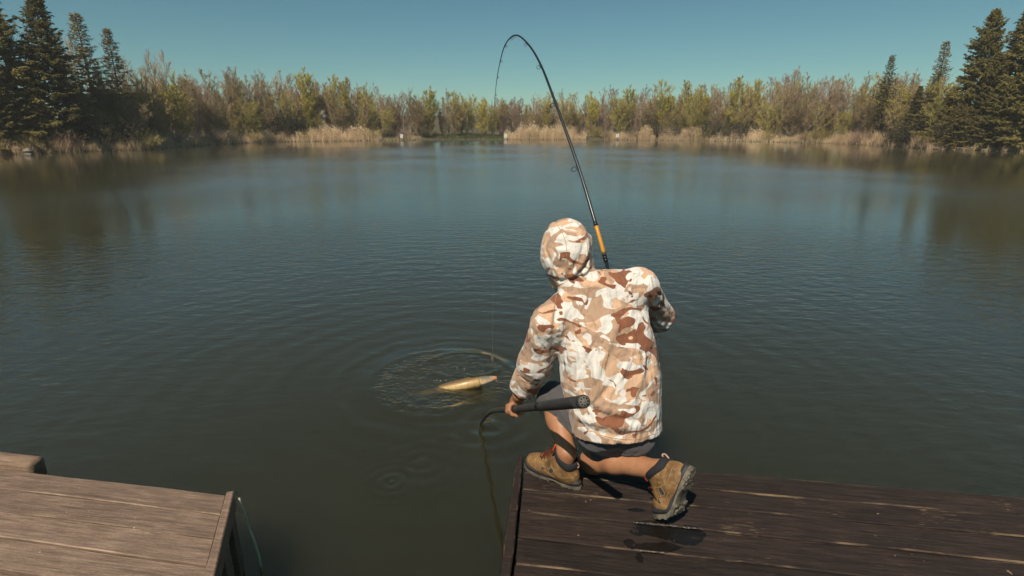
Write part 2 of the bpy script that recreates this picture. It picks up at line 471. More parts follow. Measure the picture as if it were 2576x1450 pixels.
PL_ANG = math.radians(8.4)
WET = [(tuple(onz(u, v, DECK)[:2]), ru / 640.0, rv * 0.0021) for u, v, ru, rv in
       [(1668, 1334, 78, 20), (1728, 1345, 52, 26), (1640, 1318, 44, 11), (1650, 1377, 70, 14), (1582, 1364, 16, 9), (1608, 1402, 8, 11), (1600, 1283, 26, 6)]]
M_DARK = wood('dark_brown_planks', (0.018, 0.0118, 0.0092), (0.051, 0.0335, 0.0255), (0.25, 0.17, 0.10), 0.36, WET, PL_ANG)
M_TAN = wood('weathered_tan_planks', (0.145, 0.098, 0.070), (0.300, 0.207, 0.147), (0.48, 0.35, 0.24), 0.36, None, PL_ANG)
M_TANB = wood('pale_beam_wood', (0.20, 0.13, 0.085), (0.34, 0.235, 0.155), (0.5, 0.38, 0.25), 0.42, None, PL_ANG)
def build_right_dock():
    rng = np.random.default_rng(4)
    root = empty('wooden_dock', (0, 0, 0))
    tag(root, 'dark brown plank dock with wet patches under the kneeling angler', 'dock')
    A = onz(1324, 1150, DECK)
    dx = np.array([math.cos(PL_ANG), -math.sin(PL_ANG), 0]); dy = np.array([-math.sin(PL_ANG), -math.cos(PL_ANG), 0])
    de = onz(1293, 1450, DECK) - A; k = de / np.dot(de, dy)      # along the cut end
    y = 0.0
    for i in range(18):
        wd = [0.128, 0.120, 0.134, 0.146, 0.13, 0.14][i % 6]
        gap = [0.007, 0.005, 0.005, 0.008, 0.005, 0.007][i % 6]
        a = A + k * y + dx * rng.uniform(-0.006, 0.004); b = A + dy * y + dx * 3.9
        c = A + dy * (y + wd) + dx * 3.9; d = A + k * (y + wd) + dx * rng.uniform(-0.006, 0.004)
        # the boards swing a little wider apart to the right
        b = b + dy * (0.012 * i - 0.03); c = c + dy * (0.012 * (i + 1) - 0.03 - 0.006 * (i % 2))
        link('plank', plank_mesh('plank', a, b, c, d, 0.036, rng), root, M_DARK)
        y += wd + gap
    # end board standing on edge, then the beams under the deck and the posts
    E0 = A - dx * 0.050 - k * 0.012; E1 = E0 + k * (y + 0.02)
    w = dx * 0.036
    link('end_board', plank_mesh('end_board', E0 + (0, 0, -.004), E1 + (0, 0, -.004), E1 + w + (0, 0, -.004), E0 + w + (0, 0, -.004), 0.16, rng, 0.005, 0.002), root, M_DARK)
    for s in (0.10, 0.95, 1.9, 3.0, 3.8):
        p0 = A + dx * s + dy * 0.03 + (0, 0, -.04); p1 = p0 + dy * (y - 0.06)
        link('joist', plank_mesh('joist', p0, p1, p1 + dx * 0.06, p0 + dx * 0.06, 0.12, rng), root, M_DARK)
    for s in (0.12, 1.95, 3.7):
        for q in (0.12, 1.25, 2.2):
            p = A + dx * s + dy * q
            tube_obj('post', [p + (0, 0, -.165), p + (0, 0, -1.7)], 0.055, M_DARK, root, 10)
def build_left_dock():
    rng = np.random.default_rng(9)
    root = empty('wooden_dock', (0, 0, 0))
    tag(root, 'weathered tan plank dock on the left of the water gap', 'dock')
    FR = onz(566, 1245.5, DECK); NR = onz(512, 1450, DECK); NR = NR + (NR - FR) * 1.2
    FL = onz(-40, 1175.5, DECK)
    dl = (FL - FR); dl /= np.linalg.norm(dl)
    dn = np.array([dl[1], -dl[0], 0.0])
    if dn[1] > 0: dn = -dn
    de = (NR - FR); k = de / np.dot(de, dn)      # along the cut end, per metre of board width
    y = 0.0
    for i in range(12):
        wd = [0.118, 0.122, 0.124, 0.128, 0.122, 0.12][i % 6]
        gap = [0.007, 0.006, 0.008, 0.019, 0.007, 0.008][i % 6]
        a = FR + k * y; d = FR + k * (y + wd)
        link('plank', plank_mesh('plank', a + dl * 2.6, a, d, d + dl * 2.6, 0.036, rng, 0.003, 0.0016), root, M_TAN)
        y += wd + gap
    ke = k / np.linalg.norm(k)
    side = np.cross(ke, (0, 0, 1.0)); side /= np.linalg.norm(side)
    if side[0] < 0: side = -side
    E0 = FR - ke * 0.006 + side * 0.004; E1 = E0 + ke * 1.5
    link('end_board', plank_mesh('end_board', E0 + (0, 0, .006), E1 + (0, 0, .006), E1 + side * 0.034 + (0, 0, .006), E0 + side * 0.034 + (0, 0, .006), 0.085, rng, 0.004, 0.001), root, M_TAN)
    # lower rail and upright boards of the end, half open to the dark below
    F0 = E0 + ke * 0.02 - side * 0.05
    link('end_rail', plank_mesh('end_rail', F0 + (0, 0, -.10), F0 + ke * 1.4 + (0, 0, -.10), F0 + ke * 1.4 + side * 0.04 + (0, 0, -.10), F0 + side * 0.04 + (0, 0, -.10), 0.09, rng), root, M_TAN)
    for q in (0.02, 0.22, 0.52, 0.85):
        p = E0 + ke * q - side * 0.002
        link('end_upright', plank_mesh('end_upright', p + (0, 0, -.082), p + ke * 0.085 + (0, 0, -.082), p + ke * 0.085 + side * 0.03 + (0, 0, -.082), p + side * 0.03 + (0, 0, -.082), 0.60, rng), root, M_TAN)
    for s in (0.3, 1.2, 2.2):
        p0 = FR + dl * s + dn * 0.03 + (0, 0, -.04); p1 = p0 + dn * 1.35
        link('joist', plank_mesh('joist', p0, p1, p1 + dl * 0.06, p0 + dl * 0.06, 0.12, rng), root, M_TAN)
    for s in (0.25, 2.2):
        for q in (0.15, 1.15):
            p = FR + dl * s + dn * q
            tube_obj('post', [p + (0, 0, -.165), p + (0, 0, -1.7)], 0.055, M_TAN, root, 10)
    # stub of a rounded beam lying along the far edge
    B = onz(66, 1178, DECK); B = B - dn * 0.010
    bm = bmesh.new()
    L = 0.9; wdt = 0.085
    box_bm(bm, (0, 0, 0), (L, wdt, 0.12), None, 0.022)
    M = Matrix(((dl[0], -dn[0], 0, 0), (dl[1], -dn[1], 0, 0), (0, 0, 1, 0), (0, 0, 0, 1)))
    c = B + dl * L / 2 - dn * wdt / 2 + np.array([0, 0, -0.048])
    bmesh.ops.transform(bm, matrix=Matrix.Translation(c) @ M, verts=bm.verts)
    bmesh.ops.recalc_face_normals(bm, faces=bm.faces)
    o = link('beam_stub', bm_mesh('beam_stub', bm), root, M_TANB, True); o['label'] = 'pale rounded beam end beyond the far edge'
    for s in (0.2, 0.75):
        p = c + dl * (s - L / 2)
        tube_obj('post', [p + (0, 0, -.05), p + (0, 0, -1.7)], 0.035, M_TAN, root, 10)
    # frayed pale strap hanging off the end corner
    m = plain('pale_strap', (0.60, 0.60, 0.38), 0.8, 0.2)
    S = E0 + side * 0.052 + ke * 0.02
    pts = spline([S + (0, 0, -.02), S + np.array([0.016, 0.0, -.11]), S + np.array([0.022, 0.0, -.19]), S + np.array([0.040, 0.0, -.30]), S + np.array([0.050, 0.0, -.43])], 24)
    V, F = tube_np(pts, np.interp(np.linspace(0, 1, 24), [0, .5, .55, .6, 1], [.0035, .004, .009, .008, .006]), 6)
    st = link('strap', quad_mesh('strap', V, F), None, m)
    tag(st, 'pale yellow-green strap hanging from the corner of the tan dock', 'strap')
build_right_dock()
build_left_dock()
# ================================================================== trees, bushes and reeds of the far bank
def foliage_mat(name, a, b, trans=0.25, rough=0.7):
    t = NT(name)
    oi = t.new('ObjectInfo').outputs['Random']
    n = t.noise(t.pos(), 1.1, 2); n2 = t.noise(t.pos(), 14.0, 1)
    f = t.math('ADD', t.math('MULTIPLY', n, 0.7), t.math('MULTIPLY', n2, 0.5))
    f = t.math('ADD', f, t.math('MULTIPLY', t.math('SUBTRACT', oi, 0.5), 0.7))
    c = t.mix(t.ramp(f, [(0.25, 0.0), (0.95, 1.0)]), a, b)
    d = t.new('BsdfDiffuse'); t.l(c, d.inputs['Color'])
    tr = t.new('BsdfTranslucent'); t.l(c, tr.inputs['Color'])
    mx = t.new('MixShader'); mx.inputs[0].default_value = trans
    t.l(d.outputs[0], mx.inputs[1]); t.l(tr.outputs[0], mx.inputs[2])
    return t.done(mx.outputs[0])
M_BARK_G = foliage_mat('grey_brown_bark', (0.105, 0.082, 0.060), (0.21, 0.165, 0.12), 0.0)
M_BARK_P = foliage_mat('pale_birch_bark', (0.26, 0.22, 0.165), (0.42, 0.36, 0.28), 0.0)
M_BARK_D = foliage_mat('dark_spruce_bark', (0.09, 0.07, 0.05), (0.16, 0.125, 0.09), 0.0)
M_TWIG_B = foliage_mat('brown_twigs', (0.27, 0.19, 0.115), (0.43, 0.31, 0.19), 0.0)
M_TWIG_P = foliage_mat('purple_brown_twigs', (0.26, 0.17, 0.115), (0.42, 0.29, 0.2), 0.0)
M_TWIG_O = foliage_mat('olive_brown_twigs', (0.28, 0.22, 0.085), (0.43, 0.345, 0.13), 0.0)
M_WILLOW = foliage_mat('budding_willow_leaves', (0.5, 0.44, 0.07), (0.76, 0.65, 0.12), 0.45)
M_WILLOW2 = foliage_mat('pale_green_buds', (0.44, 0.39, 0.095), (0.66, 0.58, 0.15), 0.45)
M_SPRUCE = foliage_mat('spruce_needles', (0.2, 0.178, 0.07), (0.42, 0.36, 0.135), 0.45)
M_LARCH = foliage_mat('olive_thin_needles', (0.25, 0.205, 0.085), (0.43, 0.35, 0.145), 0.45)
M_BUSH_D = foliage_mat('dark_evergreen_leaves', (0.03, 0.038, 0.014), (0.085, 0.088, 0.032), 0.2)
M_REED = foliage_mat('dry_reed', (0.7, 0.53, 0.33), (0.88, 0.7, 0.47), 0.4)
M_GRASS_DRY = foliage_mat('dry_bank_grass', (0.5, 0.36, 0.22), (0.74, 0.57, 0.36), 0.4)
M_GRASS_G = foliage_mat('green_bank_grass', (0.055, 0.075, 0.026), (0.12, 0.15, 0.05), 0.3)
M_BLOSSOM = foliage_mat('white_blossom', (0.45, 0.43, 0.40), (0.72, 0.70, 0.66), 0.3)
M_STONE = foliage_mat('bank_stone', (0.16, 0.13, 0.10), (0.32, 0.27, 0.21), 0.0)

def sticks(A, B, ra, rb, sides=3):
    """many thin cones A->B at once"""
    A = np.asarray(A, float); B = np.asarray(B, float); n = len(A)
    T = B - A; T /= np.linalg.norm(T, axis=1)[:, None] + 1e-9
    up = np.where(np.abs(T[:, 2:3]) < 0.9, np.array([[0, 0, 1.0]]), np.array([[1.0, 0, 0]]))
    N = np.cross(T, up); N /= np.linalg.norm(N, axis=1)[:, None] + 1e-9
    Bn = np.cross(T, N)
    ra = np.broadcast_to(ra, (n,)); rb = np.broadcast_to(rb, (n,))
    V = np.zeros((n, 2 * sides, 3))
    for k in range(sides):
        a = 2 * math.pi * k / sides
        d = math.cos(a) * N + math.sin(a) * Bn
        V[:, k] = A + d * ra[:, None]; V[:, sides + k] = B + d * rb[:, None]
    base = (np.arange(n) * 2 * sides)[:, None]
    F = np.concatenate([base + np.array([[k, (k + 1) % sides, sides + (k + 1) % sides, sides + k]]) for k in range(sides)])
    return V.reshape(-1, 3), F
def leaves(C, size, rng, flat=0.0):
    """small quads of random tilt at the points C"""
    n = len(C)
    u = rng.normal(size=(n, 3)); u[:, 2] *= (1 - flat); u /= np.linalg.norm(u, axis=1)[:, None]
    w = rng.normal(size=(n, 3)); w = np.cross(u, w); w /= np.linalg.norm(w, axis=1)[:, None]
    s = size * rng.uniform(0.6, 1.3, n)[:, None]
    V = np.stack([C - u * s, C + w * s * 0.45, C + u * s, C - w * s * 0.45], 1).reshape(-1, 3)
    F = (np.arange(n) * 4)[:, None] + np.array([[0, 1, 2, 3]])
    return V, F

def bare_proto(rng, H=8.0, stems=1, upright=0.8, nb=26, spread=1.0, leafn=0, lsize=0.1, twig_r=0.011, shape='oval', low=0.18):
    trunk, T_A, T_B, T_ra, T_rb, L = [], [], [], [], [], []
    for sidx in range(stems):
        h = H * (1.0 if sidx == 0 else rng.uniform(0.65, 0.97))
        ang = rng.uniform(0, 6.28); lean = (0.02 if stems == 1 else rng.uniform(0.05, 0.22)) * h * spread
        b0 = np.array([math.cos(ang), math.sin(ang), 0]) * (0.0 if stems == 1 else rng.uniform(0.05, 0.35))
        zz = np.linspace(0, 1, 9)
        P = b0 + np.column_stack([np.cos(ang) * lean * zz ** 1.2 + 0.012 * h * np.sin(zz * 7 + rng.uniform(0, 6)), np.sin(ang) * lean * zz ** 1.2 + 0.012 * h * np.cos(zz * 6 + rng.uniform(0, 6)), h * zz])
        r0 = 0.0095 * h * (1 if stems == 1 else 0.7)
        trunk.append(tube_np(P, np.linspace(r0, 0.007, 9), 5, False))
        n = int(nb * (1 if stems == 1 else 0.62))
        for i in range(n):
            f = low + (0.97 - low) * (i + rng.random()) / n
            p = np.array([np.interp(f, zz, P[:, k]) for k in range(3)])
            az = rng.uniform(0, 6.28)
            if shape == 'oval': Lb = h * 0.20 * spread * (0.35 + math.sin(min(1, (f - low) / (1 - low) + 0.12) * math.pi) ** 0.8) * rng.uniform(0.6, 1.15)
            else: Lb = h * 0.17 * spread * (1.15 - f) * rng.uniform(0.6, 1.3)
            el = upright * rng.uniform(0.75, 1.15)
            d = np.array([math.cos(az) * math.cos(el), math.sin(az) * math.cos(el), math.sin(el)])
            q = p + d * Lb * 0.5; e = p + d * Lb + np.array([0, 0, 0.22 * Lb])
            T_A += [p, q]; T_B += [q, e]; T_ra += [0.022, 0.015]; T_rb += [0.015, 0.007]
            m = max(4, int(7 + Lb * 4))
            for _ in range(m):
                g = rng.uniform(0.25, 1.0)
                s = p + (e - p) * g
                az2 = az + rng.normal(0, 0.8); el2 = min(1.45, el + rng.normal(0.12, 0.3)); l2 = Lb * rng.uniform(0.22, 0.5)
                d2 = np.array([math.cos(az2) * math.cos(el2), math.sin(az2) * math.cos(el2), math.sin(el2)])
                T_A.append(s); T_B.append(s + d2 * l2); T_ra.append(twig_r); T_rb.append(twig_r * 0.45)
                for _ in range(2):
                    s2 = s + d2 * l2 * rng.uniform(0.2, 0.9)
                    d3 = d2 + rng.normal(0, 0.45, 3); d3 /= np.linalg.norm(d3)
                    T_A.append(s2); T_B.append(s2 + d3 * l2 * 0.55); T_ra.append(twig_r * 0.8); T_rb.append(twig_r * 0.35)
    A, B = np.array(T_A), np.array(T_B)
    tw = sticks(A, B, np.array(T_ra), np.array(T_rb))
    out = [merge_np(trunk), tw]
    if leafn:
        small = np.where(np.array(T_ra) < 0.014)[0]
        idx = rng.choice(small, leafn)
        f = rng.uniform(0.1, 1.05, leafn)[:, None]
        C = A[idx] + (B[idx] - A[idx]) * f + rng.normal(0, 0.05, (leafn, 3))
        out.append(leaves(C, lsize, rng))
    return out

def spruce_proto(rng, H=12.0, Rf=0.21, dens=1.0, sparse=False, low=0.03):
    zz = np.linspace(0, 1, 10)
    P = np.column_stack([0.05 * np.sin(zz * 5 + rng.uniform(0, 6)), 0.05 * np.cos(zz * 4), H * zz])
    trunk = tube_np(P, np.linspace(0.013 * H, 0.012, 10), 6, False)
    SA, SB, C, D, S = [], [], [], [], []
    z = low * H
    while z < H * 0.985:
        f = z / H
        nb = int(rng.integers(5, 9) * (0.8 if sparse else 1.0))
        a0 = rng.uniform(0, 6.28)
        for k in range(nb):
            az = a0 + k * 6.28 / nb + rng.normal(0, 0.25)
            Lb = H * Rf * (1 - f) ** 0.82 * rng.choice([0.6, 0.8, 1.0, 1.35], p=[.25, .35, .3, .1]) * rng.uniform(0.75, 1.15) + 0.16
            el0 = 0.35 * f + rng.normal(-0.06, 0.12)
            dirh = np.array([math.cos(az), math.sin(az), 0])
            m = max(3, int(Lb / 0.20))
            s = np.linspace(0, 1, m + 1)
            zc = z + Lb * (math.tan(el0) * s - 0.30 * (1 - f) * s ** 1.5 + 0.20 * s ** 3)
            pts = np.column_stack([dirh[0] * Lb * s, dirh[1] * Lb * s, zc])
            pts[:, 0] += np.interp(f, zz, P[:, 0]); pts[:, 1] += np.interp(f, zz, P[:, 1])
            SA += list(pts[:-1]); SB += list(pts[1:])
            side = np.array([-dirh[1], dirh[0], 0])
            nl = int(m * (3.0 if sparse else 5.0) * dens) + 1
            for _ in range(nl):
                g = rng.uniform(0.12, 1.0) ** 0.8
                p = np.array([np.interp(g, s, pts[:, q]) for q in range(3)])
                sg = rng.choice([-1, 1])
                d = dirh * rng.uniform(0.35, 0.9) + side * sg * rng.uniform(0.2, 0.9) + np.array([0, 0, rng.normal(-0.22, 0.25)])
                d /= np.linalg.norm(d)
                C.append(p); D.append(d); S.append(min(0.55, 0.16 + 0.22 * Lb * (1.15 - g)) * rng.uniform(0.6, 1.2))
        z += (0.25 if not sparse else 0.30) * rng.uniform(0.7, 1.25) * (0.55 + 0.6 * (1 - f)) * H / 12
    SA, SB = np.array(SA), np.array(SB)
    br = sticks(SA, SB, 0.016, 0.012)
    C, D, S = np.array(C), np.array(D), np.array(S)[:, None]
    # needle sprays: two crossed leaf-shaped blades along each branchlet
    n = len(C)
    w = np.cross(D, rng.normal(size=(n, 3))); w /= np.linalg.norm(w, axis=1)[:, None] + 1e-9
    w2 = np.cross(D, w)
    Vs, Fs = [], []
    for ww in (w, w2):
        k = 0.13 if sparse else 0.17
        V = np.stack([C, C + D * S * 0.45 + ww * S * k, C + D * S, C + D * S * 0.5 - ww * S * k], 1).reshape(-1, 3)
        Vs.append((V, (np.arange(n) * 4)[:, None] + np.array([[0, 1, 2, 3]])))
    # finer tufts that break up the outline
    m = n * 2
    idx = rng.integers(0, n, m)
    c2 = C[idx] + D[idx] * S[idx] * rng.uniform(0.3, 1.0, m)[:, None] + rng.normal(0, 0.03, (m, 3))
    Vs.append(leaves(c2, 0.075 if not sparse else 0.06, rng))
    return [trunk, br, merge_np(Vs)]

def bush_proto(rng, H=1.8, R=1.0, n=90, leafn=0, lsize=0.07, up=0.9):
    A, B, ra = [], [], []
    for i in range(n):
        az = rng.uniform(0, 6.28); el = rng.uniform(0.35, 1.45) ** up
        r0 = rng.uniform(0, 0.35) * R
        p = np.array([math.cos(az) * r0, math.sin(az) * r0, 0.0])
        L = H * rng.uniform(0.55, 1.05)
        d = np.array([math.cos(az) * math.cos(el) * R / H * 1.1, math.sin(az) * math.cos(el) * R / H * 1.1, math.sin(el)])
        q = p + d * L * 0.55; e = p + d * L + rng.normal(0, 0.08, 3)
        A += [p, q]; B += [q, e]; ra += [0.012, 0.009]
        for _ in range(7):
            g = rng.uniform(0.25, 1); s = p + (e - p) * g
            dd = d + rng.normal(0, 0.55, 3); dd /= np.linalg.norm(dd) + 1e-9
            A.append(s); B.append(s + dd * L * rng.uniform(0.15, 0.4)); ra.append(0.007)
    A, B, ra = np.array(A), np.array(B), np.array(ra)
    out = [sticks(A, B, ra, ra * 0.5)]
    if leafn:
        idx = rng.integers(0, len(A), leafn)
        C = A[idx] + (B[idx] - A[idx]) * rng.uniform(0.2, 1.05, leafn)[:, None] + rng.normal(0, 0.05, (leafn, 3))
        C[:, 2] = np.maximum(C[:, 2], 0.03)
        out.append(leaves(C, lsize, rng))
    return out

RNG = np.random.default_rng(21)
def as_meshes(name, parts):
    return [quad_mesh(name + '_' + n, V, F, False) for n, (V, F) in zip(('trunk', 'branches', 'leaves'), parts)]
PROTO = {}
def proto(kind, i):
    key = (kind, i)
    if key in PROTO: return PROTO[key]
    r = np.random.default_rng(1000 + sum(map(ord, kind)) * 3 + i * 7)
    if kind == 'bare': p = bare_proto(r, 8.0, 2 + i % 3, 1.10, 40, 0.85, 2600, 0.05, twig_r=0.0125, low=0.05)
    elif kind == 'tall_bare': p = bare_proto(r, 11.0, 2, 1.15, 36, 0.75, 0, twig_r=0.012, low=0.30)
    elif kind == 'birch': p = bare_proto(r, 8.0, 1, 0.85, 18, 0.95, 0, twig_r=0.009, low=0.35)
    elif kind == 'willow': p = bare_proto(r, 7.0, 3 + i % 2, 0.95, 36, 1.05, 10500, 0.062, low=0.06)
    elif kind == 'tall_willow': p = bare_proto(r, 8.0, 2 + i % 2, 1.0, 40, 0.85, 9500, 0.062, low=0.06)
    elif kind == 'hazel': p = bare_proto(r, 5.0, 5, 0.75, 26, 1.35, 3600, 0.06, low=0.04)
    elif kind == 'spruce': p = spruce_proto(r, 12.0, 0.22, 1.0)
    elif kind == 'thin_spruce': p = spruce_proto(r, 11.0, 0.19, 0.85, True)
    elif kind == 'wide_spruce': p = spruce_proto(r, 12.0, 0.30, 1.0)
    PROTO[key] = as_meshes(kind, p)
    return PROTO[key]
TREE_MATS = {'bare': (M_BARK_G, M_TWIG_B, M_TWIG_O), 'tall_bare': (M_BARK_G, M_TWIG_B), 'birch': (M_BARK_P, M_TWIG_P), 'willow': (M_BARK_G, M_TWIG_O, M_WILLOW),
             'tall_willow': (M_BARK_G, M_TWIG_O, M_WILLOW2), 'hazel': (M_BARK_G, M_TWIG_B, M_WILLOW2), 'spruce': (M_BARK_D, M_BARK_D, M_SPRUCE),
             'thin_spruce': (M_BARK_D, M_BARK_D, M_LARCH), 'wide_spruce': (M_BARK_D, M_BARK_D, M_SPRUCE)}
PH = {'bare': 8.0, 'tall_bare': 11.0, 'birch': 8.0, 'willow': 7.0, 'tall_willow': 8.0, 'hazel': 5.0, 'spruce': 12.0, 'thin_spruce': 11.0, 'wide_spruce': 12.0}
NAMES = {'bare': 'bare_tree', 'tall_bare': 'bare_tree', 'birch': 'birch_tree', 'willow': 'willow_tree', 'tall_willow': 'willow_tree', 'hazel': 'hazel_shrub', 'spruce': 'spruce_tree', 'thin_spruce': 'larch_tree', 'wide_spruce': 'spruce_tree'}
def spot(u, back):
    """ground point seen in column u, back metres behind the waterline"""
    d = ray(u, 352.0); th = math.atan2(d[0], d[1]); r = float(shore_r(th)) + back
    x, y = math.sin(th) * r, math.cos(th) * r
    return np.array([x, y, float(land_z(np.array([x]), np.array([y]))[0])])
def tree(kind, i, u, vtop, back, label, cat='tree', group=None, mats=None, wide=1.0):
    p = spot(u, back)
    top = atY(u, vtop, p[1])
    H = top[2] - p[2]
    s = H / PH[kind]
    nm = NAMES[kind]
    if kind == 'thin_spruce' and (label.find('larch') < 0 or 0 <= label.find('spruce') < label.find('larch')): nm = 'spruce_tree'
    root = empty(nm, (p[0], p[1], p[2] - 0.12), RNG.uniform(0, 6.28))
    root.scale = (s * wide, s * wide, s * 1.012)
    tag(root, label, cat, group)
    mats = mats or TREE_MATS[kind]
    for me, nm, m in zip(proto(kind, i), ('trunk', 'branches', 'crown'), mats):
        o = bpy.data.objects.new(nm, me); COL.objects.link(o); o.parent = root
        if nm != 'trunk': o['kind'] = 'stuff'
        if not me.materials: me.materials.append(m)
        if me.materials[0] != m:
            o.material_slots[0].link = 'OBJECT'; o.material_slots[0].material = m
    return root

MARKS = [(42, 'the left frame edge'), (165, 'the tallest left spruce'), (256, 'the thin pointed larch'), (418, 'the tall leafless pair'), (722, 'the darkest evergreen bush'), (818, 'the white blossom sapling'), (965, 'the white-stemmed birch'),
         (1011, 'the leftmost sign'), (1076, 'the bright round willow'), (1272, 'the white-posted sign'), (1440, 'the fishing rod'), (1553, 'the rightmost sign'), (1748, 'the tall twin willows'), (1872, 'the last budding willow'),
         (2066, 'the slanting birch'), (2205, 'the lone narrow spruce'), (2328, 'the thin spiky spruce'), (2432, 'the broad right spruce'), (2560, 'the right frame edge')]
ORD = ['first', 'second', 'third', 'fourth', 'fifth', 'sixth', 'seventh', 'eighth', 'ninth', 'tenth', 'eleventh', 'twelfth']
PENDING = []
def label_pending():
    """each look-alike is told apart by counting from the nearest thing that can be found"""
    box = {}
    for o, u, what in PENDING:
        mu, mn = min(MARKS, key=lambda m: abs(m[0] - u))
        side = 'right' if u >= mu else 'left'
        box.setdefault((what, mn, side, mu), []).append((abs(u - mu), o))
    for (what, mn, side, mu), L in box.items():
        L.sort(key=lambda q: q[0])
        for k, (_, o) in enumerate(L):
            o['label'] = '%s %s %s of %s' % (ORD[k], what, side, mn)
    PENDING.clear()
def build_trees():
    # ---- conifers on the left bank, then on the right
    tree('spruce', 0, 42, -55, 4.0, 'tall dense dark spruce at the left edge of the frame', wide=1.4)
    tree('spruce', 1, 165, -18, 3.0, 'tallest dark spruce rising between the left edge and the thin larches', wide=1.2)
    tree('thin_spruce', 0, 256, 30, 4.5, 'thin pointed larch just right of the tall left spruce', wide=1.25)
    tree('thin_spruce', 1, 322, 68, 5.5, 'lower thin larch, second to the right of the tall left spruce', wide=1.1)
    tree('wide_spruce', 0, 2432, 22, 3.5, 'broad dark spruce with pointed top, leftmost of the tall right group', wide=0.95)
    tree('spruce', 2, 2512, 24, 5.0, 'dark spruce between the broad right spruce and the frame edge', wide=1.3)
    tree('wide_spruce', 1, 2585, -60, 2.5, 'tallest dark spruce cut by the right edge of the frame', wide=0.9)
    tree('wide_spruce', 2, 2500, 190, 1.2, 'low broad spruce leaning over the water on the right', wide=1.25)
    tree('thin_spruce', 2, 2328, 102, 4.5, 'thin spiky spruce left of the broad right spruces')
    tree('spruce', 3, 2290, 215, 3.0, 'small green spruce below the thin spiky spruce on the right bank', wide=1.2)
    tree('thin_spruce', 3, 2205, 136, 4.0, 'lone dark narrow spruce standing above the bare thicket on the right', mats=(M_BARK_D, M_BARK_D, M_SPRUCE))
    tree('thin_spruce', 4, 1118, 243, 9.0, 'tiny far spruce in the gap beside the round willow', mats=(M_BARK_D, M_BARK_D, M_SPRUCE), wide=0.8)
    tree('spruce', 1, 105, 190, 2.2, 'small olive spruce in front of the tall left spruces', wide=1.25, mats=(M_BARK_D, M_BARK_D, M_LARCH))
    tree('wide_spruce', 0, 2372, 214, 2.2, 'mid-height olive spruce just left of the broad right spruce', wide=1.1, mats=(M_BARK_D, M_BARK_D, M_LARCH))
    tree('wide_spruce', 1, 2462, 128, 2.6, 'full spruce between the two pointed right spruces, lower than both', wide=1.0)
    tree('wide_spruce', 2, 2556, 150, 1.6, 'broad drooping spruce nearest the water at the right edge', wide=1.15)
    tree('wide_spruce', 1, 12, 120, 2.0, 'olive spruce with drooping branches at the left edge', wide=1.0, mats=(M_BARK_D, M_BARK_D, M_LARCH))
    tree('wide_spruce', 2, 215, 205, 2.4, 'low olive spruce at the foot of the tall left spruce', wide=1.0, mats=(M_BARK_D, M_BARK_D, M_LARCH))
    tree('wide_spruce', 0, 300, 235, 2.8, 'low olive spruce below the thin larches', wide=1.0, mats=(M_BARK_D, M_BARK_D, M_LARCH))
    tree('tall_bare', 1, 18, 8, 5.5, 'tall leafless tree at the very left edge behind the spruces', wide=1.3)
    tree('tall_bare', 0, 128, 46, 6.0, 'tall leafless tree just left of the tallest left spruce, seen through its branches', wide=1.3)
    tree('tall_bare', 1, 208, 92, 6.0, 'leafless tree between the tallest left spruce and the thin pointed larch', wide=1.3)
    tree('tall_bare', 0, 285, 128, 6.5, 'leafless tree between the two thin larches', wide=1.3)
    tree('tall_bare', 1, 352, 140, 6.5, 'leafless tree right of the lower thin larch', wide=1.3)
    tree('wide_spruce', 0, 2405, 255, 1.0, 'lowest olive spruce skirt left of the broad right spruces', wide=1.3, mats=(M_BARK_D, M_BARK_D, M_LARCH))
    tree('tall_bare', 0, 88, 20, 5.0, 'tall leafless tree between the left edge spruce and the tallest left spruce')
    # ---- the budding willows that stand out
    W = [(770, 182, 'willow', 'yellow-green willow at the top of the slope left of the blossom sapling'), (838, 188, 'tall_willow', 'tall yellow-green willow above the white blossom sapling'),
         (876, 196, 'tall_willow', 'yellow-green willow just right of the white blossom sapling'), (930, 222, 'willow', 'yellow-green willow above the right end of the left reed bed'),
         (1076, 224, 'willow', 'bright round yellow-green willow standing alone right of the leftmost sign'), (1163, 233, 'willow', 'pale green willow over the grassy landing, left one'),
         (1212, 246, 'willow', 'pale green willow over the grassy landing, right one'), (1262, 250, 'tall_willow', 'pale willow behind the white sign on a post, right of the rod tip'),
         (1330, 262, 'tall_willow', 'slim pale willow rising behind the central reed bed, left one'), (1372, 258, 'tall_willow', 'slim pale willow behind the central reed bed, just left of the rod'),
         (1447, 262, 'tall_willow', 'slim pale willow behind the central reed bed, just right of the rod'), (1490, 232, 'willow', 'bright willow with drooping skirt at the right end of the central reeds'),
         (1572, 222, 'willow', 'round yellow-green willow right of the rightmost sign'), (1668, 206, 'willow', 'broad budding willow left of the two tall twin willows'),
         (1735, 200, 'tall_willow', 'tall twin budding willow on the right bank, left of the pair'), (1762, 216, 'willow', 'tall twin budding willow on the right bank, right of the pair'),
         (1838, 194, 'tall_willow', 'budding willow where the right bank turns to bare thicket'), (1872, 204, 'willow', 'last budding willow before the bare right thicket')]
    for k, (u, v, kd, lb) in enumerate(W):
        tree(kd, k % 4, u, v, 3.5 + (k * 1.7) % 3.0, lb, group='budding willows along the far bank')
    for u, v, lb in [(965, 236, 'white-stemmed bare birch right of the left willows'), (1018, 240, 'thin pale birch above the leftmost sign'), (1035, 226, 'pale forked birch beside the bright round willow'),
                     (1125, 262, 'thin bare birch in the gap over the grassy landing'), (2066, 196, 'pale slanting birch stem in the bare right thicket')]:
        tree('birch', int(u) % 3, u, v, 4.0, lb, group='birches on the far bank')
    tree('tall_bare', 0, 405, 122, 5.0, 'tall leafless tree with fine crown, left of the pair beside the larches')
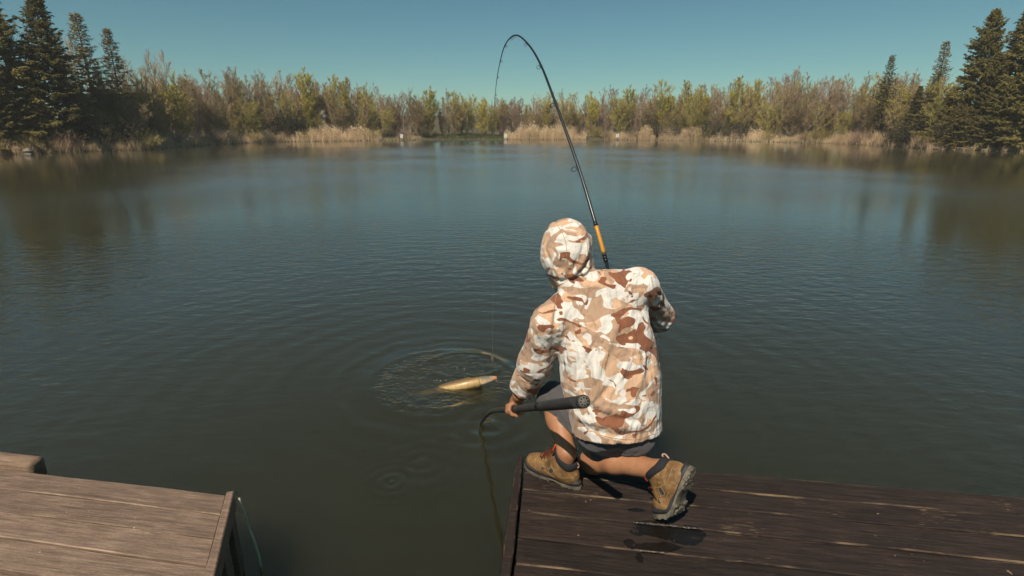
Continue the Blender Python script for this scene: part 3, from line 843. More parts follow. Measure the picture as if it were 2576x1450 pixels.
    tree('tall_bare', 1, 432, 128, 5.5, 'tall leafless tree with fine crown, right of the pair beside the larches')
    # ---- the bare thicket: rows of look-alike leafless trees
    prof_u = [0, 250, 360, 480, 560, 650, 730, 900, 1000, 1300, 1500, 1700, 1850, 1950, 2060, 2200, 2300, 2576]
    prof_v = [120, 185, 185, 172, 174, 180, 182, 200, 228, 240, 228, 214, 198, 176, 180, 184, 172, 120]
    lab = {0: 'leafless brown tree in the thicket on the left bank', 1: 'leafless tree in the thin row behind the reeds mid-bank', 2: 'leafless brown tree in the dense thicket on the right bank'}
    k = 0
    for row, (back, dv, step) in enumerate([(4.0, 28, 38), (6.5, 12, 28), (9.5, 0, 22)]):
        u = 200.0 + row * 11
        while u < 2330:
            mid = 960 < u < 1560
            if 1095 < u < 1235 and RNG.random() < 0.35:
                u += step; continue
            v = np.interp(u, prof_u, prof_v) + dv + RNG.uniform(-9, 26)
            z = 0 if u < 960 else (1 if mid else 2)
            kd = 'bare'
            mi = int(RNG.integers(0, 5))
            mm = [(M_BARK_G, M_TWIG_B, M_TWIG_B), (M_BARK_G, M_TWIG_O, M_WILLOW2), (M_BARK_G, M_TWIG_B, M_TWIG_O), (M_BARK_G, M_TWIG_P, M_TWIG_P), (M_BARK_P, M_TWIG_B, M_TWIG_O)][mi]
            if mid: mm = (M_BARK_G, M_TWIG_P, M_TWIG_P)
            g = ['leafless trees of the left thicket', 'leafless trees behind the reeds', 'leafless trees of the right thicket'][z]
            uu = u + RNG.uniform(-8, 8)
            to = tree(kd, k % 6, uu, v, back + RNG.uniform(-0.8, 1.2), lab[z], group=g, mats=mm, wide=RNG.uniform(0.9, 1.25))
            PENDING.append((to, uu, '%s leafless tree of the %s row' % (['brown', 'olive', 'brown', 'purplish', 'pale-stemmed'][mi] if not mid else 'purplish', ['front', 'middle', 'back'][row])))
            k += 1
            u += step * RNG.uniform(0.8, 1.2)
    # ---- hazel-like undergrowth with first leaves
    for j in range(68):
        u = [60, 120, 210, 270, 350, 410, 470, 530, 585, 640, 690, 745, 800, 860, 915, 975, 1050, 1150, 1235, 1345, 1420, 1560, 1620, 1680, 1745, 1800, 1860, 1925, 1990, 2060, 2120, 2180, 2250, 2370][j % 34] + (24 if j > 33 else 0)
        sh = 352 if 900 < u < 1800 else np.interp(u, [0, 350, 700, 2100, 2576], [388, 377, 357, 362, 382])
        v = sh - RNG.uniform(75, 125) * (1.45 if u < 500 or u > 2200 else 0.95)
        z = 'left' if u < 960 else ('middle' if u < 1560 else 'right')
        to = tree('hazel', j % 3, u, v, RNG.uniform(2.2, 3.6) + (2.5 if j > 33 else 0), 'bushy undergrowth shrub with first small leaves on the %s bank' % z, 'shrub', 'undergrowth shrubs on the %s bank' % z,
             mats=[(M_BARK_G, M_TWIG_O, M_WILLOW2), (M_BARK_G, M_TWIG_B, M_LARCH), (M_BARK_G, M_TWIG_B, M_WILLOW2)][j % 3])
        PENDING.append((to, u, 'bushy undergrowth shrub of the %s row' % ('back' if j > 33 else 'front')))
    # ---- low bushes at the water
    bp = [[quad_mesh('bush_' + n, V, F, False) for n, (V, F) in zip(('stems', 'leaves'), bush_proto(np.random.default_rng(50 + i), 1.8, 1.2, 90, 1600, 0.07))] for i in range(4)]
    bs = [quad_mesh('brush_stems', *bush_proto(np.random.default_rng(80 + i), 1.5, 1.2, 120)[0], False) for i in range(4)]
    def bush(name, u, back, H, wide, label, group, mats, meshes):
        p = spot(u, back)
        r = empty(name, (p[0], p[1], p[2] - 0.05), RNG.uniform(0, 6.28)); s = H / 1.7
        r.scale = (s * wide, s * wide, s); tag(r, label, 'bush', group)
        for me, nm, m in zip(meshes, ('stems', 'leaves'), mats):
            o = bpy.data.objects.new(nm, me); COL.objects.link(o); o.parent = r; o['kind'] = 'stuff'
            if not me.materials: me.materials.append(m)
            o.material_slots[0].link = 'OBJECT'; o.material_slots[0].material = m
        return r
    bush('evergreen_bush', 722, 2.6, 3.6, 1.0, 'darkest evergreen bush beside the left reed bed', None, (M_BARK_D, M_BUSH_D), bp[0])
    bush('evergreen_bush', 745, 3.6, 4.2, 0.8, 'taller dark evergreen bush behind the darkest one', None, (M_BARK_D, M_BUSH_D), bp[1])
    for j, (u, H) in enumerate([(990, 1.1), (975, 1.3), (1068, 1.2), (1090, 0.9), (150, 1.5), (240, 1.8), (300, 2.0), (1790, 2.4), (1825, 2.2), (1865, 2.4), (1700, 1.8), (1655, 1.7), (2260, 2.2), (2300, 2.4), (2400, 2.5), (2470, 2.4), (2540, 2.4)]):
        z = 'leftmost sign' if 960 < u < 1100 else ('left conifers' if u < 400 else ('budding willows right of the rod' if u < 1900 else 'right spruces'))
        bo = bush('evergreen_bush', u, 1.6, H, 1.1, 'dark green bush at the foot of the %s' % z, 'dark bushes by the %s' % z, (M_BARK_D, M_BUSH_D), bp[j % 4])
        PENDING.append((bo, u, 'dark green bush at the bank foot,'))
    for j in range(56):
        u = -30 + j * 47.5 + RNG.uniform(-14, 14)
        if 1090 < u < 1260 or (j % 2 and (u < 700 or u > 2050)): continue
        z = 'left' if u < 960 else ('middle' if u < 1560 else 'right')
        bo = bush('brush', u, RNG.uniform(0.8, 2.2), RNG.uniform(1.2, 2.1), RNG.uniform(1.0, 1.5), 'tangle of low leafless brush at the waterline of the %s bank' % z, 'low brush on the %s bank' % z,
             ([M_TWIG_B, M_TWIG_P, M_TWIG_O][j % 3],), (bs[j % 4],))
        PENDING.append((bo, u, '%s tangle of leafless brush at the waterline,' % ['brown', 'purplish', 'olive'][j % 3]))
    label_pending()
    # blossom sapling
    r = np.random.default_rng(77)
    p = spot(818, 2.4); s_ = atY(818, 281, p[1])[2] - p[2]
    root = empty('blossom_sapling', (p[0], p[1], p[2] - .05)); root.scale = (s_ / 3,) * 3
    tag(root, 'small white-blossomed sapling above the left reed bed', 'tree')
    tr = bare_proto(r, 3.0, 1, 0.9, 14, 0.9, 620, 0.07, low=0.45)
    for (V, F), nm, m in zip(tr, ('trunk', 'branches', 'blossom'), (M_BARK_G, M_TWIG_B, M_BLOSSOM)):
        o = link(nm, quad_mesh(nm, V, F, False), root, m)
        if nm != 'trunk': o['kind'] = 'stuff'
build_trees()

def build_side_woods():
    """the wood goes on round the pond past both edges of the picture, as one mass on each side"""
    rng = np.random.default_rng(88)
    for side, us in (('left', (-620, -520, -430, -340, -260, -180, -110)), ('right', (2690, 2760, 2840, 2930, 3030, 3140))):
        VV, QQ, MI, off = [], [], [], 0
        for k, u in enumerate(us):
            for kd, back, H in ((('spruce', 3.5, 12.5), ('bare', 6.0, 10.0)) if k % 3 != 2 else (('bare', 3.5, 9.0), ('hazel', 2.0, 5.0))):
                p = spot(u + rng.uniform(-15, 15), back); s_ = H / PH[kd] * rng.uniform(0.85, 1.15); a = rng.uniform(0, 6.28)
                for j, me in enumerate(proto(kd, k % 3)):
                    V = np.empty(len(me.vertices) * 3, np.float32); me.vertices.foreach_get('co', V); V = V.reshape(-1, 3) * s_
                    V = V @ np.array([[math.cos(a), math.sin(a), 0], [-math.sin(a), math.cos(a), 0], [0, 0, 1]]) + p
                    L = np.empty(len(me.loops), np.int32); me.loops.foreach_get('vertex_index', L)
                    if len(L) != 4 * len(me.polygons): continue
                    Q = L.reshape(-1, 4)
                    VV.append(V); QQ.append(Q + off); off += len(V)
                    MI.append(np.full(len(Q), (2 if kd == 'spruce' else 3) if j == 2 else (0 if j == 0 else 1), np.int32))
        me = mesh_np('side_wood', np.concatenate(VV), np.concatenate(QQ))
        for m in (M_BARK_G, M_TWIG_B, M_SPRUCE, M_TWIG_O): me.materials.append(m)
        me.polygons.foreach_set('material_index', np.concatenate(MI))
        o = link('side_wood', me); tag(o, 'mixed wood running on along the bank past the %s edge' % side, 'wood', kind='stuff')
build_side_woods()

# ------------------------------------------------------------------ reeds and bank grass
def blades(rng, X, H, lean, width, bend=0.25):
    n = len(X)
    az = rng.uniform(0, 6.28, n)
    L = np.column_stack([np.cos(az), np.sin(az), np.zeros(n)]) * (lean * rng.uniform(0.2, 1.0, n) * H)[:, None]
    wd = np.column_stack([-np.sin(az + rng.normal(0, .6, n)), np.cos(az), np.zeros(n)]); wd[:, :2] = rng.normal(size=(n, 2)); wd /= np.linalg.norm(wd, axis=1)[:, None]
    w = (width * rng.uniform(0.6, 1.3, n))[:, None]
    up = np.array([0, 0, 1.0])
    m = X + up * (H * 0.6)[:, None] + L * (0.6 - bend * 0.5)
    e = X + up * H[:, None] + L
    V = np.stack([X - wd * w, X + wd * w, m - wd * w * 0.8, m + wd * w * 0.8, e, e + wd * w * 0.1], 1).reshape(-1, 3)
    b = (np.arange(n) * 6)[:, None]
    F = np.concatenate([b + np.array([[0, 1, 3, 2]]), b + np.array([[2, 3, 5, 4]])])
    return V, F
def bed(name, u0, u1, back0, back1, n, H, mat, label, lean=0.25, width=0.016, edge=0.25, clump=0.5, seed=1):
    rng = np.random.default_rng(seed)
    u = rng.uniform(u0, u1, n); bk = rng.uniform(back0, back1, n)
    X = np.array([spot(a, b) for a, b in zip(u, bk)]); X[:, 2] -= 0.08
    X[:, 2] = np.maximum(X[:, 2], -0.15)
    f = (u - u0) / (u1 - u0)
    cl = 0.75 + clump * 0.5 * (np.sin(u * 0.19 + seed) * 0.5 + np.sin(u * 0.071 + 2 * seed) * 0.5)
    h = H * cl * rng.uniform(0.55, 1.1, n) * np.clip(np.minimum(f, 1 - f) / edge, 0.35, 1) ** 0.5
    V, F = blades(rng, X, h, lean, width)
    if H > 1.6:       # drooping plumes
        k = rng.integers(0, n, n // 3)
        tip = X[k] + np.array([0, 0, 1]) * h[k][:, None]
        V2, F2 = leaves(tip + rng.normal(0, 0.05, tip.shape), 0.11, rng)
        V, F = merge_np([(V, F), (V2, F2)])
    o = link(name, quad_mesh(name, V, F, False), None, mat)
    tag(o, label, 'reeds' if 'reed' in name else 'grass', kind='stuff')
def build_banks():
    R = [(745, 960, 2.3, 3000, 'tall dry reed bed under the blossom sapling'), (1268, 1475, 2.6, 3400, 'tall dry reed bed in the middle behind the rod'), (690, 750, 1.5, 700, 'short dry reeds beside the dark evergreen bush'),
         (1520, 1600, 1.5, 900, 'dry reeds round the rightmost sign'), (1605, 1648, 2.5, 700, 'narrow upright reed clump right of the rightmost sign'), (1655, 1790, 1.9, 1700, 'dry reeds below the twin willows'),
         (1785, 1960, 1.7, 1900, 'low dry reeds at the foot of the right thicket'), (1950, 2130, 1.2, 1300, 'short dry reeds along the bare right thicket'), (620, 700, 1.6, 900, 'dry reeds at the left end of the far bank'),
         (960, 1060, 1.0, 700, 'short dry reeds round the leftmost sign')]
    for i, (a, b, H, n, lb) in enumerate(R):
        bed('reed_bed', a, b, -0.2, 2.4, n, H, M_REED, lb, 0.28 if i != 0 else 0.42, 0.016, seed=i + 3)
    bed('green_grass', 1085, 1266, 0.2, 5.0, 2600, 0.55, M_GRASS_G, 'green grass of the landing between the signs', 0.5, 0.03, 0.05, seed=31)
    bed('dry_grass', 1085, 1266, 5.0, 9.0, 1200, 0.40, M_GRASS_DRY, 'dry grass strip behind the green landing', 0.6, 0.03, 0.05, seed=32)
    bed('dry_grass', -120, 400, -0.2, 3.0, 9000, 1.25, M_GRASS_DRY, 'dry grass on the left bank below the conifers', 0.6, 0.014, 0.05, 0.8, seed=33)
    bed('dry_grass', 380, 700, -0.2, 3.5, 6500, 1.3, M_GRASS_DRY, 'dry grass on the left bank below the leafless thicket', 0.6, 0.016, 0.05, 0.8, seed=34)
    bed('dry_grass', 2080, 2360, -0.2, 3.0, 5500, 1.25, M_GRASS_DRY, 'dry grass on the right bank below the thin spruces', 0.6, 0.016, 0.05, 0.9, seed=35)
    bed('dry_grass', 2350, 2750, -0.1, 2.0, 3500, 0.7, M_GRASS_DRY, 'dry grass under the broad right spruces', 0.7, 0.014, 0.05, 0.9, seed=36)
    bed('dry_grass', 1470, 2100, 1.5, 5.0, 3000, 0.9, M_GRASS_DRY, 'dry grass behind the right reeds', 0.5, 0.02, 0.05, 0.9, seed=37)
    # stones at the foot of the left bank
    rng = np.random.default_rng(5)
    def stone(u, back, s, label, group):
        bm = bmesh.new(); bmesh.ops.create_icosphere(bm, subdivisions=2, radius=1.0)
        off = rng.uniform(0, 9, 3)
        for v in bm.verts:
            k = 1 + 0.22 * math.sin(v.co.x * 3 + off[0]) + 0.18 * math.sin(v.co.y * 4 + off[1]) + 0.15 * math.cos(v.co.z * 4 + off[2])
            v.co = Vector((v.co.x * 1.3, v.co.y, v.co.z * 0.7)) * k * s
        p = spot(u, back)
        o = link('stone', bm_mesh('stone', bm), None, M_STONE, False); o.location = (p[0], p[1], max(p[2], 0) + 0.25 * s); o.rotation_euler[2] = rng.uniform(0, 6)
        tag(o, label, 'stone', group)
    for j in range(16):
        stone(28 + j * 4.2, rng.uniform(-0.2, 1.6), rng.uniform(0.14, 0.38), '%s stone from the left in the heap at the left waterline' % (ORD + ['thirteenth', 'fourteenth', 'fifteenth', 'last'])[j], 'stones in the left heap')
    for j in range(8):
        stone(2330 + j * 30, rng.uniform(-0.2, 0.6), rng.uniform(0.10, 0.24), '%s pale stone from the left at the waterline under the right spruces' % ORD[j], 'stones under the right spruces')
build_banks()

# ------------------------------------------------------------------ peg signs on the far bank
def build_signs():
    mw = plain('white_sign_board', (0.74, 0.72, 0.67), 0.8, 0.1, 0, 0.05)
    mp = plain('white_post', (0.55, 0.50, 0.42), 0.7, 0.3)
    md = plain('dark_post', (0.20, 0.15, 0.10), 0.8, 0.2)
    mg = plain('faded_print', (0.36, 0.38, 0.38), 0.6, 0.3)
    for u, v0, v1, pm, lb, pr in [(1011, 338.5, 347.5, md, 'white peg sign in front of the dark bush, leftmost of the three', 0), (1272, 338, 346.5, mp, 'white peg sign on a white post at the left end of the central reeds', 1),
                                  (1553, 337.5, 346, md, 'white peg sign in the reeds right of the rod, rightmost of the three', 2)]:
        p = spot(u, -0.6); p[2] = 0
        zt = atY(u, v0, p[1])[2]; zb = atY(u, v1, p[1])[2]
        wd = (zt - zb) * 0.80
        root = empty('peg_sign', (p[0], p[1], -0.3)); tag(root, lb, 'sign', 'numbered peg signs')
        bm = bmesh.new(); box_bm(bm, (0, 0, (zt + zb) / 2 + 0.3), (wd, 0.03, zt - zb), None, 0.004)
        board = link('board', bm_mesh('board', bm), root, mw)
        bm = bmesh.new()
        box_bm(bm, (wd * 0.10, -0.019, zb + 0.3 + (zt - zb) * 0.36), (wd * 0.30, 0.006, (zt - zb) * 0.26))
        box_bm(bm, (0.0, -0.019, zb + 0.3 + (zt - zb) * 0.68), (wd * 0.5, 0.006, (zt - zb) * 0.07))
        link('print', bm_mesh('print', bm), board, mg)
        bm = bmesh.new(); box_bm(bm, (0, 0.045, (zb + 0.5) / 2 - 0.3), (0.07, 0.05, zb + 0.3 + 0.9), None, 0.004)
        link('post', bm_mesh('post', bm), root, pm)
build_signs()
# ================================================================== signed-distance modelling for bodies, clothes, boots
def sm_union(a, b, k):
    h = np.clip(0.5 + 0.5 * (b - a) / k, 0, 1)
    return b * (1 - h) + a * h - k * h * (1 - h)
def sm_sub(a, b, k):            # a without b
    return -sm_union(-a, b, k)
def cone(P, a, b, ra, rb):
    a = np.asarray(a, float); b = np.asarray(b, float)
    ba = b - a; t = np.clip((P - a) @ ba / (ba @ ba), 0, 1)
    return np.linalg.norm(P - a - t[:, None] * ba, axis=1) - (ra + (rb - ra) * t)
def chain(P, pts, rad, k=0.02):
    d = None
    for i in range(len(pts) - 1):
        e = cone(P, pts[i], pts[i + 1], rad[i], rad[i + 1])
        d = e if d is None else sm_union(d, e, k)
    return d
def frame(z, x):
    z = np.asarray(z, float); z = z / np.linalg.norm(z)
    x = np.asarray(x, float); x = x - z * (x @ z); x = x / np.linalg.norm(x)
    return np.stack([x, np.cross(z, x), z], 1)          # columns: local axes
def ell(P, c, R, r):
    q = ((P - np.asarray(c)) @ R) / np.asarray(r)
    k = np.linalg.norm(q, axis=1)
    g = np.linalg.norm(q / np.asarray(r), axis=1) + 1e-9
    return k * (k - 1.0) / g
def loft(P, a, b, right, prof):
    """elliptical body round the axis a->b; prof rows: t, half width, half depth, depth offset"""
    a = np.asarray(a, float); b = np.asarray(b, float)
    L = np.linalg.norm(b - a); R = frame(b - a, right)
    q = (P - a) @ R
    t = q[:, 2] / L
    pr = np.asarray(prof, float)
    tc = np.clip(t, pr[0, 0], pr[-1, 0])
    w = np.interp(tc, pr[:, 0], pr[:, 1]); d = np.interp(tc, pr[:, 0], pr[:, 2]); o = np.interp(tc, pr[:, 0], pr[:, 3])
    e = np.stack([q[:, 0], q[:, 1] - o], 1)
    n = np.sqrt((e[:, 0] / w) ** 2 + (e[:, 1] / d) ** 2) + 1e-9
    g = np.sqrt((e[:, 0] / w ** 2) ** 2 + (e[:, 1] / d ** 2) ** 2) + 1e-9
    side = n * (n - 1) / g
    side = np.maximum(side, -np.minimum(w, d))
    out = np.maximum(0, np.maximum((pr[0, 0] - t), (t - pr[-1, 0]))) * L
    return np.where(out > 0, np.sqrt(np.maximum(side, 0) ** 2 + out ** 2) + np.minimum(side, 0) * 0, np.maximum(side, -np.minimum(t - pr[0, 0], pr[-1, 0] - t) * L))
def isosurf(f, lo, hi, h):
    """surface nets over a narrow band -> vertices, quads"""
    lo = np.asarray(lo, float); hi = np.asarray(hi, float)
    S = 4
    nb = np.ceil((hi - lo) / (h * S)).astype(int)
    n = nb * S + 1
    gc = [lo[i] + (np.arange(nb[i]) + 0.5) * S * h for i in range(3)]
    C = np.stack(np.meshgrid(*gc, indexing='ij'), -1).reshape(-1, 3)
    dc = f(C).reshape(nb)
    act = np.abs(dc) < S * h * 0.9 * 2.0
    D = np.full(tuple(n), 1.0, np.float32)
    sg = np.where(dc < 0, -1.0, 1.0).astype(np.float32)
    D[:-1, :-1, :-1] = sg.repeat(S, 0).repeat(S, 1).repeat(S, 2)
    m = np.zeros(tuple(n), bool)
    am = act.repeat(S, 0).repeat(S, 1).repeat(S, 2)
    m[:-1, :-1, :-1] = am
    for ax in range(3):
        m |= np.roll(m, 1, ax)
    idx = np.argwhere(m)
    vals = np.empty(len(idx), np.float32)
    for s in range(0, len(idx), 400000):
        vals[s:s + 400000] = f(lo + idx[s:s + 400000] * h)
    D[m] = vals
    neg = D < 0
    cnt = np.zeros(tuple(n - 1), np.int8)
    for a in (0, 1):
        for b in (0, 1):
            for c in (0, 1):
                cnt += neg[a:n[0] - 1 + a, b:n[1] - 1 + b, c:n[2] - 1 + c]
    cells = np.argwhere((cnt > 0) & (cnt < 8))
    acc = np.zeros((len(cells), 3)); num = np.zeros(len(cells))
    cr = [(0, 0, 0), (1, 0, 0), (0, 1, 0), (1, 1, 0), (0, 0, 1), (1, 0, 1), (0, 1, 1), (1, 1, 1)]
    val = [D[cells[:, 0] + a, cells[:, 1] + b, cells[:, 2] + c] for a, b, c in cr]
    for i in range(8):
        for j in range(i + 1, 8):
            if sum(abs(cr[i][k] - cr[j][k]) for k in range(3)) != 1: continue
            s = (val[i] < 0) != (val[j] < 0)
            t = np.where(s, val[i] / np.where(s, val[i] - val[j], 1), 0)
            p = np.array(cr[i]) + t[:, None] * (np.array(cr[j]) - np.array(cr[i]))
            acc += p * s[:, None]; num += s
    V = lo + (cells + acc / num[:, None]) * h
    ID = np.full(tuple(n - 1), -1, np.int64); ID[cells[:, 0], cells[:, 1], cells[:, 2]] = np.arange(len(cells))
    Q = []
    for ax in range(3):
        o1, o2 = [(1, 2), (2, 0), (0, 1)][ax]
        sl0 = [slice(None)] * 3; sl1 = [slice(None)] * 3
        sl0[ax] = slice(0, -1); sl1[ax] = slice(1, None)
        ch = np.argwhere(neg[tuple(sl0)] != neg[tuple(sl1)])
        ok = (ch[:, o1] > 0) & (ch[:, o2] > 0) & (ch[:, o1] < n[o1] - 1) & (ch[:, o2] < n[o2] - 1)
        ch = ch[ok]
        e1 = np.zeros(3, int); e1[o1] = 1; e2 = np.zeros(3, int); e2[o2] = 1
        q = [ch - e1 - e2, ch - e2, ch, ch - e1]
        q = np.stack([ID[x[:, 0], x[:, 1], x[:, 2]] for x in q], 1)
        flip = ~neg[ch[:, 0], ch[:, 1], ch[:, 2]]
        q[flip] = q[flip][:, ::-1]
        Q.append(q)
    Q = np.concatenate(Q)
    return V, Q[(Q >= 0).all(1)]
def iso_obj(name, f, lo, hi, h, mat, parent=None, fn=None):
    V, Q = isosurf(f, lo, hi, h)
    if fn is not None: V = fn(V)
    return link(name, mesh_np(name, V, Q, True), parent, mat)
def hit(f, u, v, t0=1.2, t1=4.0):
    """where the line of sight through a pixel meets a surface"""
    d = ray(u, v); d = d / np.linalg.norm(d); t = t0
    for _ in range(160):
        p = np.array([0, 0, HC]) + d * t
        s = float(f(p[None])[0])
        if s < 0.0008: break
        t += max(s * 0.7, 0.0008)
        if t > t1: break
    return p

# ------------------------------------------------------------------ where the boots stand
def bend_fn(xb, ang, r=0.055):
    """flex the toe end of a boot up by ang round the ball"""
    def fn(V):
        V = V.copy(); x, z = V[:, 0].copy(), V[:, 2].copy()
        t = np.clip((x - xb) / r, 0, 1) * ang
        R = r / ang
        rest = np.clip(x - xb - r, 0, None); rr = R - z
        V[:, 0] = np.where(x > xb, xb + rr * np.sin(t) + rest * np.cos(t), x)
        V[:, 2] = np.where(x > xb, R - rr * np.cos(t) + rest * np.sin(t), z)
        return V
    return fn
def sole_outline(n=64):
    a = np.linspace(0, 2 * math.pi, n, endpoint=False)
    x = 0.128 + 0.156 * np.cos(a)
    s = (x - 0.128) / 0.156
    half = 0.0475 * np.sqrt(np.maximum(0, 1 - np.abs(s) ** 3.2)) * (0.88 + 0.14 * np.clip((x - 0.10) / 0.12, -0.6, 1))
    half *= 1 - 0.10 * np.exp(-((x - 0.105) / 0.04) ** 2)
    return x, np.sign(np.sin(a)) * half
def boot_frames():
    h = onz(1452, 1233, DECK); toe = onz(1338, 1184, DECK)
    X = (toe - h); X[2] = 0; X /= np.linalg.norm(X)
    fl = (h + X * 0.022 + np.array([0.012, 0.004, 0.0025]), X, np.array([0, 0, 1.0]), 0.97)
    Zb = np.array([-0.64, 0.76, 0.08]); Zb /= np.linalg.norm(Zb)
    Xb = np.array([-0.24, -0.12, -0.96]); Xb = Xb - Zb * (Xb @ Zb); Xb /= np.linalg.norm(Xb)
    ball = onz(1703, 1331, DECK)
    xb, ang, L, sz = 0.150, 0.95, 0.060, 1.05
    o = ball - Xb * (xb + 0.030) * sz
    Rm = np.stack([Xb, np.cross(Zb, Xb), Zb], 1)
    x, y = sole_outline(72); Vs = bend_fn(xb, ang, L)(np.column_stack([x, y, np.zeros(72)])) * sz @ Rm.T + o
    o = o + np.array([0, 0, DECK + 0.002 - Vs[:, 2].min()])
    return fl, (o, Xb, Zb, sz, (xb, ang, L))
BOOT_L, BOOT_R = boot_frames()
def boot_pt(b, x, y, z):
    o, X, Z, s = b[:4]
    return o + (X * x + np.cross(Z, X) * y + Z * z) * s
# ------------------------------------------------------------------ the pose (joints)
J = dict(
    hipL=atY(1500, 1066, 2.15), hipR=atY(1592, 1068, 2.12), pelvis=atY(1548, 1056, 2.13),
    kneeL=atY(1388, 1000, 2.36), ankL=boot_pt(BOOT_L, 0.054, 0, 0.115),
    kneeR=atY(1492, 1160, 2.20), ankR=boot_pt(BOOT_R, 0.056, 0, 0.125),
    waist=atY(1530, 930, 2.16), top=atY(1508, 736, 2.25), neck=atY(1458, 716, 2.28), head=atY(1424, 634, 2.33),
    shL=atY(1384, 812, 2.23), shR=atY(1606, 724, 2.24),
    elL=atY(1347, 912, 2.29), wrL=atY(1307, 994, 2.38), haL=atY(1293, 1030, 2.41),
    elR=atY(1655, 796, 2.40), wrR=atY(1560, 772, 2.56), haR=atY(1542, 744, 2.60))
RIGHT = J['shR'] - J['shL']
PELR = J['hipR'] - J['hipL']

# ---- materials
def camo_mat():
    t = NT('desert_camouflage_fabric')
    p = t.new('NewGeometry').outputs['Position']
    v = t.mapping(p, rot=(0.0, 0.35, 0.0), scale=(6.7, 5.5, 10.8))
    def layer(off, thr, scale=1.0, dist=1.1, det=1.2):
        n = t.noise(t.mapping(v, loc=off), scale, det, 0.45, dist)
        return t.ramp(n, [(thr, 0.0), (thr + 0.008, 1.0)])
    white, peach, taupe, rust = (0.70, 0.655, 0.59), (0.60, 0.385, 0.245), (0.42, 0.272, 0.180), (0.235, 0.092, 0.048)
    c = t.mix(layer((3.3, 8.1, 1.7), 0.490, 0.95), white, peach)
    c = t.mix(layer((13.1, 4.2, 7.7), 0.520, 1.05), c, taupe)
    c = t.mix(layer((31.7, 9.9, 2.3), 0.575, 1.25), c, white)
    c = t.mix(layer((15.3, 22.1, 11.9), 0.582, 1.22, 1.5, 1.6), c, rust)
    weave = t.noise(p, 420.0, 2)
    fold = t.noise(t.mapping(p, rot=(0, 0.5, 0.2), scale=(1, 1, 0.33)), 19.0, 3, 0.5, 0.6)
    fold2 = t.noise(t.mapping(p, rot=(0, -0.9, 0.1), scale=(1, 1, 0.4)), 9.0, 2, 0.5, 0.8)
    nb = t.bump(t.math('ADD', t.math('MULTIPLY', fold, 0.55), fold2), 1.0, 0.042)
    nb = t.bump(weave, 0.08, 0.002, nb)
    return t.done(t.bsdf(c, 0.8, nb, 0.2, **{'Sheen Weight': 0.15}))
M_CAMO = camo_mat()
def skin_mat():
    t = NT('tanned_skin'); p = t.coord()
    n = t.noise(p, 30, 4); n2 = t.noise(p, 260, 3, 0.6)
    c = t.mix(n, (0.29, 0.128, 0.060), (0.45, 0.215, 0.108))
    hair = t.ramp(t.noise(t.mapping(p, rot=(0, 0.5, 0), scale=(1, 1, 0.25)), 330, 2, 0.6, 0.5), [(0.60, 0.0), (0.70, 0.45)])
    c = t.mix(hair, c, (0.12, 0.055, 0.03))
    return t.done(t.bsdf(c, 0.5, t.bump(n2, 0.25, 0.0015), 0.4, **{'Subsurface Weight': 0.0}))
M_SKIN = skin_mat()
def shorts_mat():
    t = NT('charcoal_jersey'); p = t.coord()
    n = t.noise(t.mapping(p, scale=(1, 1, 0.25)), 380, 3, 0.7)
    c = t.mix(n, (0.050, 0.046, 0.048), (0.118, 0.110, 0.112))
    f = t.noise(t.mapping(p, rot=(0.3, 0.4, 0), scale=(1, 1, 0.5)), 14, 3)
    return t.done(t.bsdf(c, 0.9, t.bump(f, 0.5, 0.02), 0.15, **{'Sheen Weight': 0.2}))
M_SHORTS = shorts_mat()
def leather_mat():
    t = NT('scuffed_brown_leather'); p = t.coord()
    n = t.noise(p, 14, 5, 0.62); n2 = t.noise(p, 60, 4, 0.6)
    c = t.mix(t.ramp(n, [(0.3, 0.0), (0.68, 1.0)]), (0.085, 0.040, 0.014), (0.255, 0.140, 0.050))
    c = t.mix(t.ramp(n2, [(0.5, 0.0), (0.8, 0.55)]), c, (0.42, 0.30, 0.17))
    return t.done(t.bsdf(c, 0.7, t.bump(n2, 0.4, 0.003), 0.3))
M_LEATHER = leather_mat()
M_SEAM = plain('tan_stitching', (0.34, 0.21, 0.09), 0.7, 0.3, 0, 0.2, 90)
M_COLLAR = plain('black_padded_collar', (0.022, 0.022, 0.024), 0.85, 0.2, 0, 0.3, 120, 0.3)
M_CUFFGREY = plain('grey_suede_panel', (0.045, 0.043, 0.045), 0.85, 0.2, 0, 0.2, 90, 0.2)
def rubber_mat():
    t = NT('dusty_sole_rubber'); p = t.coord()
    n = t.noise(p, 22, 5, 0.65)
    c = t.mix(t.ramp(n, [(0.36, 0.0), (0.62, 1.0)]), (0.055, 0.050, 0.044), (0.195, 0.165, 0.115))
    return t.done(t.bsdf(c, 0.8, t.bump(n, 0.4, 0.004), 0.25))
M_RUBBER = rubber_mat()
M_MID = plain('black_midsole_rubber', (0.030, 0.029, 0.030), 0.6, 0.4, 0, 0.35, 40, 0.2)
M_LACE = plain('dark_red_lace', (0.115, 0.028, 0.014), 0.8, 0.2)
M_REDTAB = plain('red_tongue_tag', (0.62, 0.075, 0.022), 0.6, 0.3, 0, 0.1)
M_PINKTAB = plain('pink_pull_loop', (0.50, 0.28, 0.21), 0.7, 0.3)
M_METAL = plain('copper_eyelet', (0.55, 0.25, 0.13), 0.35, 0.5, 0.9)

